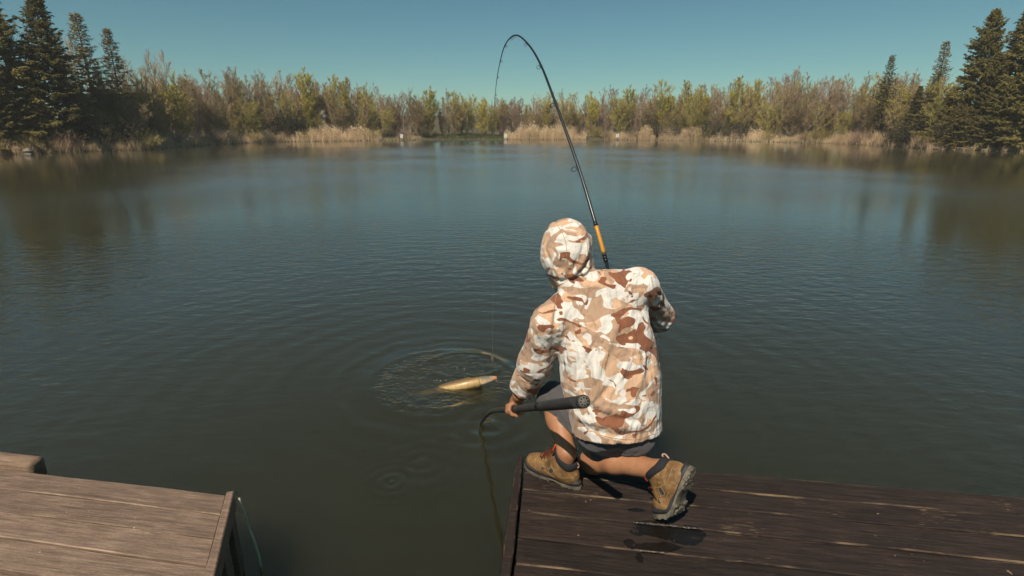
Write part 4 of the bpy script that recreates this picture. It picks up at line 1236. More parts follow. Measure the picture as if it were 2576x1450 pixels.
# ---- body: one continuous skin
HEADF = frame((0.04, 0.10, 1.0), (0.90, 0.43, 0))       # head turned to the left; local y = where the face looks
if HEADF[:, 1][1] < 0: HEADF[:, :2] *= -1
def fingers():
    """the left fist closed round the net pole; returns chains (points, radii)"""
    h = J['haL']; ax = POLE_DIR; back = (J['wrL'] - h); back = back - ax * (back @ ax); back /= np.linalg.norm(back)
    out_ = np.cross(ax, back)
    if out_ @ np.array([-1, -0.6, 0]) < 0: out_ = -out_
    ch = []
    for i in range(4):
        o = h + ax * (0.033 - 0.021 * i)
        R = 0.031 + 0.002 * (i in (1, 2)); L = [0.93, 1.0, 0.97, 0.86][i]
        pts = []
        for q in np.array([-10, 45, 100, 160, 215]) * L:
            a = math.radians(q + 25)
            pts.append(o + (math.cos(a) * back + math.sin(a) * out_) * R)
        ch.append((pts, [0.0105, 0.0105, 0.0098, 0.009, 0.0078]))
    # thumb leaves the side of the palm and closes over the front of the pole
    o = h + ax * -0.040
    pts = [o + back * 0.040 - out_ * 0.012, o - ax * 0.012 + back * 0.012 - out_ * 0.033, o - ax * 0.004 - back * 0.014 - out_ * 0.032, o + ax * 0.010 - back * 0.032 - out_ * 0.014]
    ch.append((pts, [0.0135, 0.0125, 0.0105, 0.009]))
    return ch, back, out_
POLE_BUTT = atY(1466, 1011, 1.52)
_ent = NET_C.copy()
POLE_DIR = (J['haL'] - POLE_BUTT); POLE_DIR = POLE_DIR / np.linalg.norm(POLE_DIR)
ROD_BUTT = atY(1596, 915, 2.42)
ROD_DIR = atY(1527, 668, 2.62) - atY(1544, 745, 2.56); ROD_DIR /= np.linalg.norm(ROD_DIR)
FING, F_BACK, F_OUT = fingers()
def rhand():
    h = J['haR']; ax = ROD_DIR; back = J['wrR'] - h; back = back - ax * (back @ ax); back /= np.linalg.norm(back); o_ = np.cross(ax, back)
    ch = []
    for i in range(4):
        o = h + ax * (0.032 - 0.021 * i); pts = []
        for q in np.array([-10, 45, 100, 160, 215]) * [0.95, 1, 0.97, 0.88][i]:
            a = math.radians(q + 25); pts.append(o + (math.cos(a) * back + math.sin(a) * o_) * 0.025)
        ch.append((pts, [0.0105, 0.0105, 0.0098, 0.009, 0.0078]))
    o = h + ax * 0.045
    ch.append(([o + back * 0.035 - o_ * 0.01, o + ax * 0.012 + back * 0.01 - o_ * 0.026, o + ax * 0.004 - back * 0.015 - o_ * 0.024], [0.0135, 0.012, 0.0095]))
    return ch, back, o_
RF, R_BACK, R_OUT = rhand()
def f_body(P):
    d = loft(P, J['pelvis'], J['top'], PELR, [(-0.12, 0.14, 0.10, 0), (0.05, 0.165, 0.115, 0), (0.35, 0.140, 0.10, 0), (0.7, 0.160, 0.11, 0), (0.9, 0.135, 0.09, 0), (1.0, 0.06, 0.06, 0)])
    d = sm_union(d, cone(P, J['neck'], J['head'], 0.056, 0.055), 0.03)
    H = J['head']; fx, fy, fz = HEADF[:, 0], HEADF[:, 1], HEADF[:, 2]
    hd = ell(P, H + fz * 0.012, HEADF, (0.074, 0.092, 0.105))
    hd = sm_union(hd, ell(P, H + fy * 0.040 - fz * 0.055, HEADF, (0.052, 0.050, 0.055)), 0.04)          # jaw
    hd = sm_union(hd, cone(P, H + fy * 0.092 + fz * 0.008, H + fy * 0.112 - fz * 0.030, 0.009, 0.014), 0.012)   # nose
    hd = sm_union(hd, cone(P, H + fy * 0.083 - fx * 0.02 - fz * 0.055, H + fy * 0.083 + fx * 0.02 - fz * 0.055, 0.008, 0.008), 0.01)  # lips
    for s in (-1, 1):
        hd = sm_sub(hd, ell(P, H + fy * 0.096 + fx * 0.031 * s + fz * 0.014, HEADF, (0.018, 0.016, 0.011)), 0.012)
        hd = sm_union(hd, ell(P, H + fy * 0.080 + fx * 0.031 * s + fz * 0.013, HEADF, (0.0125, 0.0125, 0.0125)), 0.004)
        hd = sm_union(hd, ell(P, H + fx * 0.075 * s - fy * 0.004, HEADF, (0.010, 0.020, 0.031)), 0.012)
    d = sm_union(d, hd, 0.03)
    # legs
    cl = J['kneeL'] * 0.55 + J['ankL'] * 0.45
    d = sm_union(d, chain(P, [J['hipL'], J['kneeL']], [0.085, 0.058], 0.03), 0.04)
    d = sm_union(d, chain(P, [J['kneeL'], J['kneeL'] * 0.68 + J['ankL'] * 0.32 + [0.012, -0.014, 0], J['ankL'] + [0, 0, 0.05], J['ankL'] - [0, 0, 0.03]], [0.056, 0.0575, 0.038, 0.036], 0.03), 0.03)
    d = sm_union(d, chain(P, [J['hipR'], J['kneeR']], [0.088, 0.060], 0.03), 0.04)
    d = sm_union(d, chain(P, [J['kneeR'], J['kneeR'] * 0.66 + J['ankR'] * 0.34 + [0.0, -0.008, 0.022], J['ankR'], J['ankR'] + (J['ankR'] - J['kneeR']) * 0.10], [0.058, 0.055, 0.039, 0.036], 0.03), 0.02)
    # arms
    d = sm_union(d, chain(P, [J['shL'], J['elL'], J['elL'] * 0.7 + J['wrL'] * 0.3, J['wrL']], [0.055, 0.043, 0.045, 0.030], 0.03), 0.04)
    d = sm_union(d, chain(P, [J['shR'], J['elR'], J['elR'] * 0.7 + J['wrR'] * 0.3, J['wrR']], [0.055, 0.044, 0.045, 0.029], 0.03), 0.04)
    for (ch, back, o_, h, w, ax, sgn) in ((FING, F_BACK, F_OUT, J['haL'], J['wrL'], POLE_DIR, 1), (RF, R_BACK, R_OUT, J['haR'], J['wrR'], ROD_DIR, 1)):
        pc = h + back * 0.034
        R = frame(back, ax)
        d = sm_union(d, ell(P, pc + back * 0.004, R, (0.042, 0.017, 0.036)), 0.02)
        d = sm_union(d, cone(P, w, pc + back * 0.01, 0.029, 0.026), 0.02)
        for pts, rr in ch:
            d = sm_union(d, chain(P, pts, rr, 0.004), 0.004)
    return d
def build_body():
    allp = np.array([J[k] for k in J])
    lo, hi = allp.min(0) - 0.16, allp.max(0) + 0.18
    o = iso_obj('person', f_body, lo, hi, 0.0052, M_SKIN)
    tag(o, 'angler kneeling on the dark dock in a sand camouflage hoodie, holding rod and net pole', 'person')
    return o

# ---- folds as ridges and creases drawn over a garment
def creased(f, ridges, cloth=1.0):
    segs = []
    def crumple(Q):
        # sharp little valleys that wander across the cloth, denser in some places
        w = 0.5 + 0.5 * np.sin(Q @ np.array([7.1, 4.3, -5.9]) + 1.7) * np.sin(Q @ np.array([-6.3, 9.1, 7.7]) + 0.4)
        a = Q @ np.array([62.0, 30.0, 44.0]) + 2.2 * np.sin(Q @ np.array([-14.0, 9.0, 21.0])) + 1.1 * np.sin(Q @ np.array([31.0, 11.0, -27.0]))
        b = Q @ np.array([-38.0, 22.0, 58.0]) + 2.0 * np.sin(Q @ np.array([17.0, -12.0, 13.0]) + 2.0)
        return cloth * (-0.0050 * w * (1 - np.abs(np.sin(a * 0.5))) ** 4 - 0.0038 * (1 - w) * (1 - np.abs(np.sin(b * 0.5))) ** 4)
    for pts, amp, wid in ridges:
        S = spline(np.array(pts), 4 * len(pts))
        segs.append((S[:-1], S[1:], amp, wid))
    def g(P):
        d = f(P)
        near = np.abs(d) < 0.06
        if not near.any(): return d
        Q = P[near]; add = crumple(Q)
        for A, B, amp, wid in segs:
            lo = np.minimum(A.min(0), B.min(0)) - 3 * wid; hi = np.maximum(A.max(0), B.max(0)) + 3 * wid
            m = ((Q > lo) & (Q < hi)).all(1)
            if not m.any(): continue
            q = Q[m]; best = np.full(len(q), 9.0); tt = np.zeros(len(q))
            for i in range(len(A)):
                ba = B[i] - A[i]; t = np.clip((q - A[i]) @ ba / (ba @ ba + 1e-12), 0, 1)
                dd = np.linalg.norm(q - A[i] - t[:, None] * ba, axis=1)
                u = dd < best; best = np.where(u, dd, best); tt = np.where(u, (i + t) / len(A), tt)
            add[m] += amp * np.exp(-(best / wid) ** 2) * np.sin(np.clip(tt, 0.02, 0.98) * math.pi) ** 0.6
        d = d.copy(); d[near] -= add
        return d
    return g

HEM_N = np.array([-0.10, 0.16, 1.0]); HEM_N /= np.linalg.norm(HEM_N)
def f_torso(P):
    d = loft(P, J['pelvis'], J['top'], PELR, [(-0.30, 0.186, 0.150, 0.0), (-0.12, 0.196, 0.158, 0.0), (0.08, 0.206, 0.160, 0.0), (0.32, 0.222, 0.158, 0.0), (0.58, 0.215, 0.148, 0.0), (0.80, 0.196, 0.128, 0.0), (0.95, 0.150, 0.100, 0), (1.05, 0.10, 0.075, 0)])
    return d
CUFF = J['elL'] * 0.30 + J['wrL'] * 0.70
def f_hoodie0(P):
    d = f_torso(P)
    # shoulders
    d = sm_union(d, cone(P, atY(1440, 760, 2.25), J['shL'], 0.080, 0.080), 0.05)
    d = sm_union(d, cone(P, atY(1496, 726, 2.25), J['shR'], 0.083, 0.084), 0.05)
    # left sleeve, pushed up and bunched above the cuff
    e, w = J['elL'], CUFF
    d = sm_union(d, chain(P, [J['shL'], e, w], [0.084, 0.076, 0.070], 0.04), 0.022)
    # right sleeve, elbow stuck out
    d = sm_union(d, chain(P, [J['shR'], J['elR'], J['elR'] * 0.25 + J['wrR'] * 0.75], [0.086, 0.072, 0.055], 0.03), 0.024)
    # hood
    H = J['head']; fx, fy, fz = HEADF[:, 0], HEADF[:, 1], HEADF[:, 2]
    hd = ell(P, H + fz * 0.018 - fy * 0.004, HEADF, (0.098, 0.122, 0.132))
    hd = sm_union(hd, ell(P, H + fy * 0.055 - fz * 0.01, HEADF, (0.088, 0.085, 0.112)), 0.03)
    hd = sm_union(hd, cone(P, H - fz * 0.04 - fy * 0.012, J['neck'] + [0.0, 0.01, -0.01], 0.092, 0.088), 0.05)
    br = chain(P, [atY(1392, 572, 2.42), atY(1366, 622, 2.44), atY(1382, 668, 2.42), atY(1402, 716, 2.36)], [0.020, 0.016, 0.018, 0.026], 0.02)
    hd = sm_union(hd, br, 0.040)
    hd = sm_union(hd, cone(P, atY(1478, 600, 2.36), atY(1478, 672, 2.33), 0.018, 0.022), 0.04)
    d = sm_union(d, hd, 0.018)
    # openings: face, cuffs, hem
    d = sm_sub(d, ell(P, H + fy * 0.135 - fz * 0.012, HEADF, (0.068, 0.120, 0.098)), 0.012)
    dl = (J['wrL'] - e) / np.linalg.norm(J['wrL'] - e)
    d = sm_sub(d, cone(P, w + dl * 0.010, w + dl * 0.20, 0.052, 0.07), 0.006)
    d = sm_sub(d, np.where((P - (w + dl * 0.012)) @ dl > 0, -1.0, 1.0) * np.minimum(np.abs((P - (w + dl * 0.012)) @ dl), 0.05) * -1.0 + np.maximum(0, np.linalg.norm(P - w - dl * 0.08, axis=1) - 0.16) * 3 if False else cone(P, w + dl * 0.075, w + dl * 0.25, 0.075, 0.075), 0.006)
    # hem: a tilted cut, lower on the right
    hp = atY(1572, 1114, 1.985)
    cut = -((P - hp) @ HEM_N)
    tors = loft(P, J['pelvis'] - (J['neck'] - J['pelvis']) * 0.1, J['pelvis'], PELR, [(-6.0, 0.3, 0.3, 0), (0.9, 0.3, 0.3, 0)])
    below = np.maximum(cut, tors - 0.05)
    d = np.maximum(d, -(-cut)) if False else np.maximum(d, cut - 0.0 + np.maximum(0, 0) )
    d = sm_sub(d, ell(P, hp + HEM_N * -0.03 + np.array([-0.01, 0.155, 0]), np.eye(3), (0.165, 0.125, 0.07)), 0.006)
    return d
def hood_px(u, v): return hit(f_hoodie0, u, v)
def build_hoodie(person):
    S = lambda L: [hit(f_hoodie0, u, v) for u, v in L]
    R = []
    def ridge(L, amp, wid):
        # keep to one stretch of cloth: drop points that fall through to another layer
        Q = S(L); K = [Q[0]]
        for q in Q[1:]:
            if abs(q[1] - K[-1][1]) < 0.09: K.append(q)
        if len(K) > 1: R.append((K, amp * 2.0, wid * 0.95))
    # long drags across the back
    ridge([(1530, 790), (1490, 860), (1462, 930), (1432, 985)], 0.008, 0.014)
    ridge([(1560, 800), (1525, 890), (1490, 960)], 0.006, 0.014)
    ridge([(1600, 830), (1575, 920), (1530, 1000)], 0.006, 0.013)
    ridge([(1588, 870), (1552, 950), (1500, 1010), (1455, 1035)], -0.007, 0.010)
    ridge([(1512, 820), (1478, 895), (1448, 955)], -0.007, 0.009)
    ridge([(1625, 900), (1600, 990), (1560, 1050)], 0.006, 0.012)
    ridge([(1408, 965), (1440, 985), (1470, 1020)], 0.008, 0.010)
    ridge([(1400, 955), (1432, 1000), (1450, 1040)], -0.009, 0.008)
    # sag above the hem
    ridge([(1440, 1040), (1500, 1065), (1570, 1075), (1640, 1062)], 0.006, 0.016)
    ridge([(1450, 1062), (1510, 1090), (1580, 1098), (1650, 1080)], -0.005, 0.010)
    ridge([(1470, 1000), (1530, 1030), (1600, 1040)], 0.005, 0.014)
    ridge([(1455, 1010), (1520, 1045), (1590, 1058)], -0.005, 0.009)
    # between the arm and the back
    ridge([(1402, 770), (1393, 840), (1390, 900), (1388, 950)], -0.020, 0.010)
    ridge([(1632, 745), (1640, 790), (1641, 830)], -0.014, 0.010)
    ridge([(1420, 770), (1440, 830), (1430, 900)], 0.005, 0.014)
    # sleeve bunching over the cuff
    ridge([(1300, 935), (1330, 962), (1372, 968)], -0.007, 0.007)
    ridge([(1302, 920), (1335, 945), (1378, 950)], 0.006, 0.009)
    ridge([(1300, 950), (1328, 982), (1362, 990)], 0.006, 0.008)
    ridge([(1310, 880), (1345, 905), (1380, 905)], -0.004, 0.008)
    ridge([(1350, 820), (1345, 860), (1360, 900)], 0.004, 0.012)
    # right elbow creases
    ridge([(1645, 770), (1662, 800), (1688, 815)], -0.005, 0.006)
    ridge([(1642, 785), (1656, 812), (1680, 828)], 0.005, 0.006)
    ridge([(1650, 750), (1672, 775), (1692, 795)], -0.004, 0.007)
    ridge([(1638, 800), (1648, 820), (1665, 832)], -0.005, 0.006)
    # hood: twist of folds at its right side and neck
    ridge([(1474, 606), (1462, 640), (1444, 672), (1424, 700)], -0.009, 0.008)
    ridge([(1480, 622), (1466, 660), (1446, 686), (1428, 704)], 0.010, 0.008)
    ridge([(1483, 642), (1472, 668), (1454, 690)], -0.009, 0.007)
    ridge([(1486, 655), (1478, 676), (1464, 694)], 0.008, 0.007)
    ridge([(1398, 704), (1440, 706), (1490, 682)], -0.012, 0.009)
    ridge([(1440, 575), (1462, 600), (1470, 640)], -0.005, 0.009)
    ridge([(1378, 590), (1372, 625), (1384, 660), (1400, 700)], -0.007, 0.008)
    ridge([(1400, 590), (1412, 600), (1420, 590)], 0.005, 0.010)
    ridge([(1395, 615), (1410, 630), (1424, 626)], 0.006, 0.009)
    ridge([(1392, 668), (1408, 676), (1422, 668)], -0.006, 0.008)
    ridge([(1385, 612), (1410, 622), (1425, 615)], -0.004, 0.006)
    ridge([(1392, 640), (1412, 650), (1426, 645)], 0.004, 0.007)
    ridge([(1385, 660), (1405, 690), (1412, 705)], 0.004, 0.008)
    # yoke
    ridge([(1500, 690), (1540, 700), (1590, 692)], -0.004, 0.008)
    f = creased(f_hoodie0, R)
    allp = np.array([J[k] for k in ('pelvis', 'neck', 'top', 'head', 'shL', 'shR', 'elL', 'elR', 'wrL', 'wrR')])
    lo, hi = allp.min(0) - 0.24, allp.max(0) + 0.24
    o = iso_obj('hoodie', f, lo, hi, 0.0055, M_CAMO, person)
    o['label'] = 'sand, white and rust camouflage hoodie with the hood up'
    # seams: hood centre, neck seam, armholes, hem stitching
    m = plain('tan_seam_thread', (0.42, 0.29, 0.19), 0.8, 0.2)
    for L in ([(1402, 566), (1416, 590), (1424, 615), (1426, 650), (1425, 690), (1422, 712)], [(1395, 722), (1420, 712), (1450, 702), (1476, 690)], [(1400, 742), (1392, 790), (1388, 850), (1390, 905)],
              [(1452, 560), (1472, 590), (1478, 625), (1478, 655)], [(1618, 712), (1632, 750), (1640, 800), (1640, 830)],
              [(1452, 1062), (1490, 1086), (1540, 1102), (1600, 1106), (1645, 1092)]):
        uv = spline(np.array([(u, v, 0) for u, v in L], float), 12 * len(L))
        H_ = [hit(f, u, v) for u, v, _ in uv]
        runs = [[H_[0]]]
        for q in H_[1:]:
            if np.linalg.norm(q - runs[-1][-1]) < 0.030: runs[-1].append(q)
            else: runs.append([q])
        pts = np.array(max(runs, key=len))
        if len(pts) < 4: continue
        pts = np.array([p + (np.array([0, 0, HC]) - p) / np.linalg.norm(np.array([0, 0, HC]) - p) * 0.0006 for p in pts])
        tube_obj('seam', pts, 0.0012, m, o, 5)
    return o
def f_shorts(P):
    d = loft(P, J['pelvis'], J['waist'], PELR, [(-0.34, 0.155, 0.115, 0.0), (-0.2, 0.172, 0.132, 0.0), (0.0, 0.180, 0.138, 0.0), (0.5, 0.165, 0.12, 0)])
    d = sm_union(d, ell(P, J['hipR'] + [0.0, -0.045, -0.045], np.eye(3), (0.086, 0.078, 0.080)), 0.04)
    d = sm_union(d, ell(P, J['hipL'] + [0.02, -0.045, -0.040], np.eye(3), (0.086, 0.078, 0.074)), 0.04)
    # left leg of the shorts reaches to the knee
    k = J['kneeL']; h = J['hipL']
    d = sm_union(d, chain(P, [h, k + (h - k) * 0.03], [0.106, 0.084], 0.03), 0.04)
    dl = (k - h) / np.linalg.norm(k - h)
    d = sm_sub(d, cone(P, k + dl * 0.055, k + dl * 0.2, 0.070, 0.075), 0.005)
    # right leg of the shorts
    k2 = J['kneeR']; h2 = J['hipR']; e2 = k2 + (h2 - k2) * 0.36
    d = sm_union(d, chain(P, [h2, e2], [0.108, 0.086], 0.03), 0.04)
    dr = (k2 - h2) / np.linalg.norm(k2 - h2)
    d = sm_sub(d, cone(P, e2 + dr * 0.045, e2 + dr * 0.2, 0.066, 0.085), 0.006)
    return d
def build_shorts(person):
    S = lambda L: [hit(f_shorts, u, v) for u, v in L]
    R = [(S([(1560, 1130), (1555, 1150), (1530, 1168)]), -0.006, 0.006), (S([(1575, 1135), (1572, 1155), (1550, 1172)]), 0.005, 0.006), (S([(1590, 1135), (1590, 1152), (1575, 1168)]), -0.005, 0.006),
         (S([(1605, 1130), (1605, 1148), (1592, 1160)]), 0.004, 0.006), (S([(1400, 1000), (1412, 1040), (1440, 1080)]), 0.004, 0.010), (S([(1390, 1010), (1400, 1050), (1425, 1085)]), -0.004, 0.008)]
    f = creased(f_shorts, R)
    allp = np.array([J[k] for k in ('pelvis', 'hipL', 'hipR', 'kneeL', 'kneeR')])
    o = iso_obj('shorts', f, allp.min(0) - 0.2, allp.max(0) + 0.2, 0.0055, M_SHORTS, person)
    o['label'] = 'charcoal grey jersey shorts'
    return o

# ---- boots (local frame: x to the toe, y to the left, z up; sole at z = 0)
def f_upper(P):
    I = np.eye(3)
    d = ell(P, (0.195, 0.0, 0.052), I, (0.080, 0.048, 0.046))
    d = sm_union(d, ell(P, (0.115, 0.0, 0.060), I, (0.095, 0.043, 0.052)), 0.03)
    d = sm_union(d, ell(P, (0.035, 0.0, 0.058), I, (0.052, 0.040, 0.055)), 0.03)
    d = sm_union(d, cone(P, (0.075, 0, 0.075), (0.050, 0, 0.135), 0.050, 0.050), 0.03)
    d = sm_union(d, cone(P, (0.150, 0, 0.07), (0.100, 0, 0.115), 0.034, 0.034), 0.03)
    d = np.maximum(d, 0.022 - P[:, 2])
    d = np.maximum(d, P[:, 2] - 0.130 - 0.50 * (P[:, 0] - 0.05))
    d = sm_sub(d, cone(P, (0.058, 0, 0.110), (0.040, 0, 0.26), 0.041, 0.047), 0.004)
    return d
def f_collar(P):
    q = P - np.array([0.052, 0, 0.0])
    # padded ring round the ankle
    rr = np.sqrt((q[:, 0] / 1.10) ** 2 + q[:, 1] ** 2)
    z0 = 0.128 + 0.50 * q[:, 0] + 2.4 * np.clip(-q[:, 0] - 0.02, 0, 1) ** 1.5
    d = np.sqrt((rr - 0.0455) ** 2 + ((q[:, 2] - z0) * 0.45) ** 2) - 0.0088
    return d
def make_sole_meshes():
    x, y = sole_outline(72)
    def slab(z0, z1, gx, zf0=None):
        n = len(x); c = np.array([0.128, 0])
        o = np.stack([(x - 0.128) * gx + 0.128, y * (1 + (gx - 1) * 2.2)], 1)
        zz0 = np.full(n, z0); zz1 = np.full(n, z1)
        if zf0 is not None: zz0 = zf0(o[:, 0]); 
        V = np.concatenate([np.column_stack([o, zz0]), np.column_stack([o, zz1]), np.column_stack([c[None] + (o - c) * 0.9, zz1 + 0.002])])
        F = []
        for i in range(n):
            k = (i + 1) % n
            F += [(i, k, n + k, n + i), (n + i, n + k, 2 * n + k, 2 * n + i)]
        # fill caps by fans
        V = np.concatenate([V, [[0.128, 0, (z0 if zf0 is None else 0.010)]], [[0.128, 0, z1 + 0.002]]])
        for i in range(n):
            k = (i + 1) % n
            F += [(3 * n, k, i, i), (3 * n + 1, 2 * n + i, 2 * n + k, 2 * n + k)]
        return V, F
    mid = slab(0.018, 0.040, 1.0)
    base = slab(0.004, 0.0195, 1.012, lambda X: 0.004 + 0.010 * np.exp(-((X - 0.100) / 0.030) ** 2))
    # lugs: blocks round the rim and across heel and forefoot
    parts = []
    def block(cx, cy, sx, sy, ang, h=0.008):
        c, s = math.cos(ang), math.sin(ang)
        P = np.array([[-1, -1], [1, -1], [1, 1], [-1, 1]]) * [sx / 2, sy / 2]
        P = P @ np.array([[c, s], [-s, c]]) + [cx, cy]
        P2 = (P - [cx, cy]) * 0.86 + [cx, cy]
        V = np.concatenate([np.column_stack([P2, np.full(4, 0.0)]), np.column_stack([P, np.full(4, h)])])
        F = [(0, 3, 2, 1), (4, 5, 6, 7)] + [(i, (i + 1) % 4, 4 + (i + 1) % 4, 4 + i) for i in range(4)]
        parts.append((V, F))
    for i in range(0, 72, 3):
        if 0.075 < x[i] < 0.125: continue
        j = (i + 1) % 72
        ang = math.atan2(y[j] - y[i - 1], x[j] - x[i - 1])
        nx, ny = math.sin(ang), -math.cos(ang)
        block(x[i] - nx * 0.008, y[i] - ny * 0.008, 0.0115, 0.019, ang)
    for cx in (0.008, 0.030, 0.052, 0.150, 0.172, 0.194, 0.216, 0.238, 0.258):
        for cy in (-0.016, 0.0, 0.016):
            block(cx + 0.004 * abs(cy) / 0.016, cy, 0.018, 0.0145, 0.30 * np.sign(cy))
    return mid, base, parts
def build_boot(person, origin, X, Z, label, bend=None, mirror=1, size=1.0):
    X = np.asarray(X, float); X /= np.linalg.norm(X); Z = np.asarray(Z, float); Z = Z - X * (Z @ X); Z /= np.linalg.norm(Z); Y = np.cross(Z, X)
    R = np.stack([X, Y, Z], 1)
    def place(V):
        V = np.asarray(V, float)
        V = V * [1, mirror, 1]
        if bend: V = bend(V)
        V = V * size
        return V @ R.T + origin
    flip = mirror < 0
    def fixq(F):
        F = np.asarray(F); return F[:, ::-1] if flip else F
    V, Q = isosurf(f_upper, (-0.05, -0.075, 0.0), (0.30, 0.075, 0.17), 0.0038)
    root = link('boot', mesh_np('boot', place(V), fixq(Q), True), person, M_LEATHER)
    root['label'] = label
    V, Q = isosurf(f_collar, (-0.04, -0.08, 0.09), (0.14, 0.08, 0.19), 0.0035)
    link('collar', mesh_np('collar', place(V), fixq(Q), True), root, M_COLLAR)
    mid, base, lugs = make_sole_meshes()
    def fixs(F):
        F = np.asarray(F)
        if not flip: return F
        tri = F[:, 2] == F[:, 3]
        G = F[:, ::-1].copy(); G[tri] = F[tri][:, [1, 0, 2, 2]]
        return G
    link('midsole', quad_mesh('midsole', place(mid[0]), fixs(mid[1]), True), root, M_MID)
    sole = link('sole', quad_mesh('sole', place(base[0]), fixs(base[1]), False), root, M_RUBBER)
    Vl, Fl = merge_np(lugs)
    lg = link('lugs', quad_mesh('lugs', place(Vl), fixs(Fl), False), root, M_RUBBER); lg['kind'] = 'stuff'
    # surface helper: push a local point out to the upper
    def onup(x, y, z):
        p = np.array([x, y, z], float); d = p - np.array([x, 0, 0.055]); d[0] = 0
        d /= np.linalg.norm(d) + 1e-9
        q = np.array([x, 0, 0.055])
        for _ in range(60):
            if f_upper(q[None])[0] > -0.0002: break
            q = q + d * 0.0018
        return q
    def line(L, r, m, nm, par=root):
        pts = spline([onup(*p) for p in L], 6 * len(L))
        return tube_obj(nm, place(pts), r, m, par, 5)
    for sd in (1, -1):
        line([(0.265, sd * .005, .07), (0.245, sd * .03, .066), (0.21, sd * .045, .052), (0.17, sd * .05, .048)], 0.0010, M_SEAM, 'welt_stitch')
        line([(0.20, sd * .02, .10), (0.205, sd * .035, .075), (0.19, sd * .05, .05)], 0.0010, M_SEAM, 'toe_seam')
        line([(0.118, sd * .02, .135), (0.105, sd * .04, .09), (0.06, sd * .05, .062), (0.02, sd * .05, .068), (-0.005, sd * .03, .075)], 0.0010, M_SEAM, 'quarter_seam')
        line([(0.165, sd * .03, .10), (0.15, sd * .05, .072), (0.125, sd * .05, .052), (0.09, sd * .05, .044)], 0.0010, M_SEAM, 'vamp_seam')
        # grey mesh windows in the side, as flat oval pads
        for cx, cz, ax, az in ((0.152, 0.070, 0.010, 0.013), (0.106, 0.076, 0.013, 0.018)):
            n = 14; ring = []
            for k in range(n):
                a = 2 * math.pi * k / n
                ring.append(onup(cx + ax * math.cos(a) - 0.3 * az * math.sin(a), sd * 0.055, cz + az * math.sin(a)))
            ring = np.array(ring); c = onup(cx, sd * 0.055, cz) + [0, sd * 0.0012, 0]
            V = np.concatenate([ring, [c]]); F = [(k, (k + 1) % n, n, n) if sd < 0 else ((k + 1) % n, k, n, n) for k in range(n)]
            link('mesh_panel', quad_mesh('mesh_panel', place(V), fixs(np.array(F)), True), root, M_CUFFGREY)
            tube_obj('panel_seam', place(np.concatenate([ring, ring[:1]])), 0.0010, M_SEAM, root, 5)
        e = onup(0.129, sd * 0.055, 0.074)
        bm = bmesh.new(); bmesh.ops.create_uvsphere(bm, u_segments=10, v_segments=6, radius=0.0045)
        me = bm_mesh('eyelet', bm); V = np.array([v.co for v in me.vertices]) * [1, 0.5, 1] + e
        me.vertices.foreach_set('co', place(V).ravel()); link('eyelet', me, root, M_METAL, True)
    # tongue, laces, tag and pull loop
    tp = [(0.155, 0, 0.104), (0.128, 0, 0.128), (0.110, 0, 0.150), (0.104, 0, 0.168)]
    Vt, Ft = [], []
    for i, (px_, py_, pz_) in enumerate(tp):
        w = 0.020 + 0.004 * i
        for yy in np.linspace(-1, 1, 7): Vt.append((px_ - 0.006 * yy * yy, yy * w, pz_ - 0.006 * yy * yy))
    Vt = np.array(Vt); top = Vt + [0.005, 0, 0.002]
    V = np.concatenate([Vt, top]); n = len(Vt)
    for i in range(3):
        for j in range(6):
            a = i * 7 + j; Ft.append((a, a + 7, a + 8, a + 1)); Ft.append((n + a, n + a + 1, n + a + 8, n + a + 7))
    for i in range(3):
        for j in (0, 6):
            a = i * 7 + j; Ft.append((a, n + a, n + a + 7, a + 7))
    for j in range(6): Ft.append((21 + j, n + 21 + j, n + 22 + j, 22 + j))
    link('tongue', quad_mesh('tongue', place(V), fixs(np.array(Ft)), True), root, M_COLLAR)
    lx = [(0.172, 0.096), (0.157, 0.107), (0.142, 0.120), (0.128, 0.132)]
    for i in range(len(lx)):
        (x0, z0) = lx[i]; (x1, z1) = lx[min(i + 1, len(lx) - 1)]
        for sd in (1, -1):
            a = onup(x0, sd * 0.030, z0); b = onup(x1, -sd * 0.030, z1)
            mm = (a + b) / 2 + [0.010, 0, 0.012]
            tube_obj('lace', place(spline([a, mm, b], 9)), 0.0026, M_LACE, root, 6)
    for sd in (1, -1):       # bow loops
        a = np.array([0.138, 0.0, 0.138])
        pts = [a, a + [0.022, sd * 0.020, 0.004], a + [0.040, sd * 0.034, -0.020], a + [0.030, sd * 0.024, -0.026], a + [0.008, sd * 0.004, -0.004]]
        tube_obj('lace', place(spline(pts, 22)), 0.0026, M_LACE, root, 6)
    bm = bmesh.new(); box_bm(bm, (0.114, 0, 0.176), (0.007, 0.030, 0.040), Matrix.Rotation(-0.35, 4, 'Y'), 0.0025)
    me = bm_mesh('tongue_tag', bm); V = np.array([v.co for v in me.vertices]); me.vertices.foreach_set('co', place(V).ravel()); link('tongue_tag', me, root, M_REDTAB)
    c = np.array([-0.003, 0, 0.112])
    ring = [c + np.array([-0.004 - 0.012 * math.cos(a) * 0.5, 0.004 * math.sin(a * 2), 0.012 + 0.015 * math.sin(a)]) for a in np.linspace(-0.5 * math.pi, 1.5 * math.pi, 16)]
    tube_obj('pull_loop', place(np.array(ring)), 0.0035, M_PINKTAB, root, 6)
    return root
def build_person():
    p = build_body()
    build_hoodie(p); build_shorts(p)
    build_boot(p, BOOT_L[0], BOOT_L[1], BOOT_L[2], 'left boot planted flat at the dock edge', None, 1, BOOT_L[3])
    build_boot(p, BOOT_R[0], BOOT_R[1], BOOT_R[2], 'right boot balanced on its bent toe with the muddy sole showing', bend_fn(*BOOT_R[4]), -1, BOOT_R[3])
    return p
PERSON = build_person()
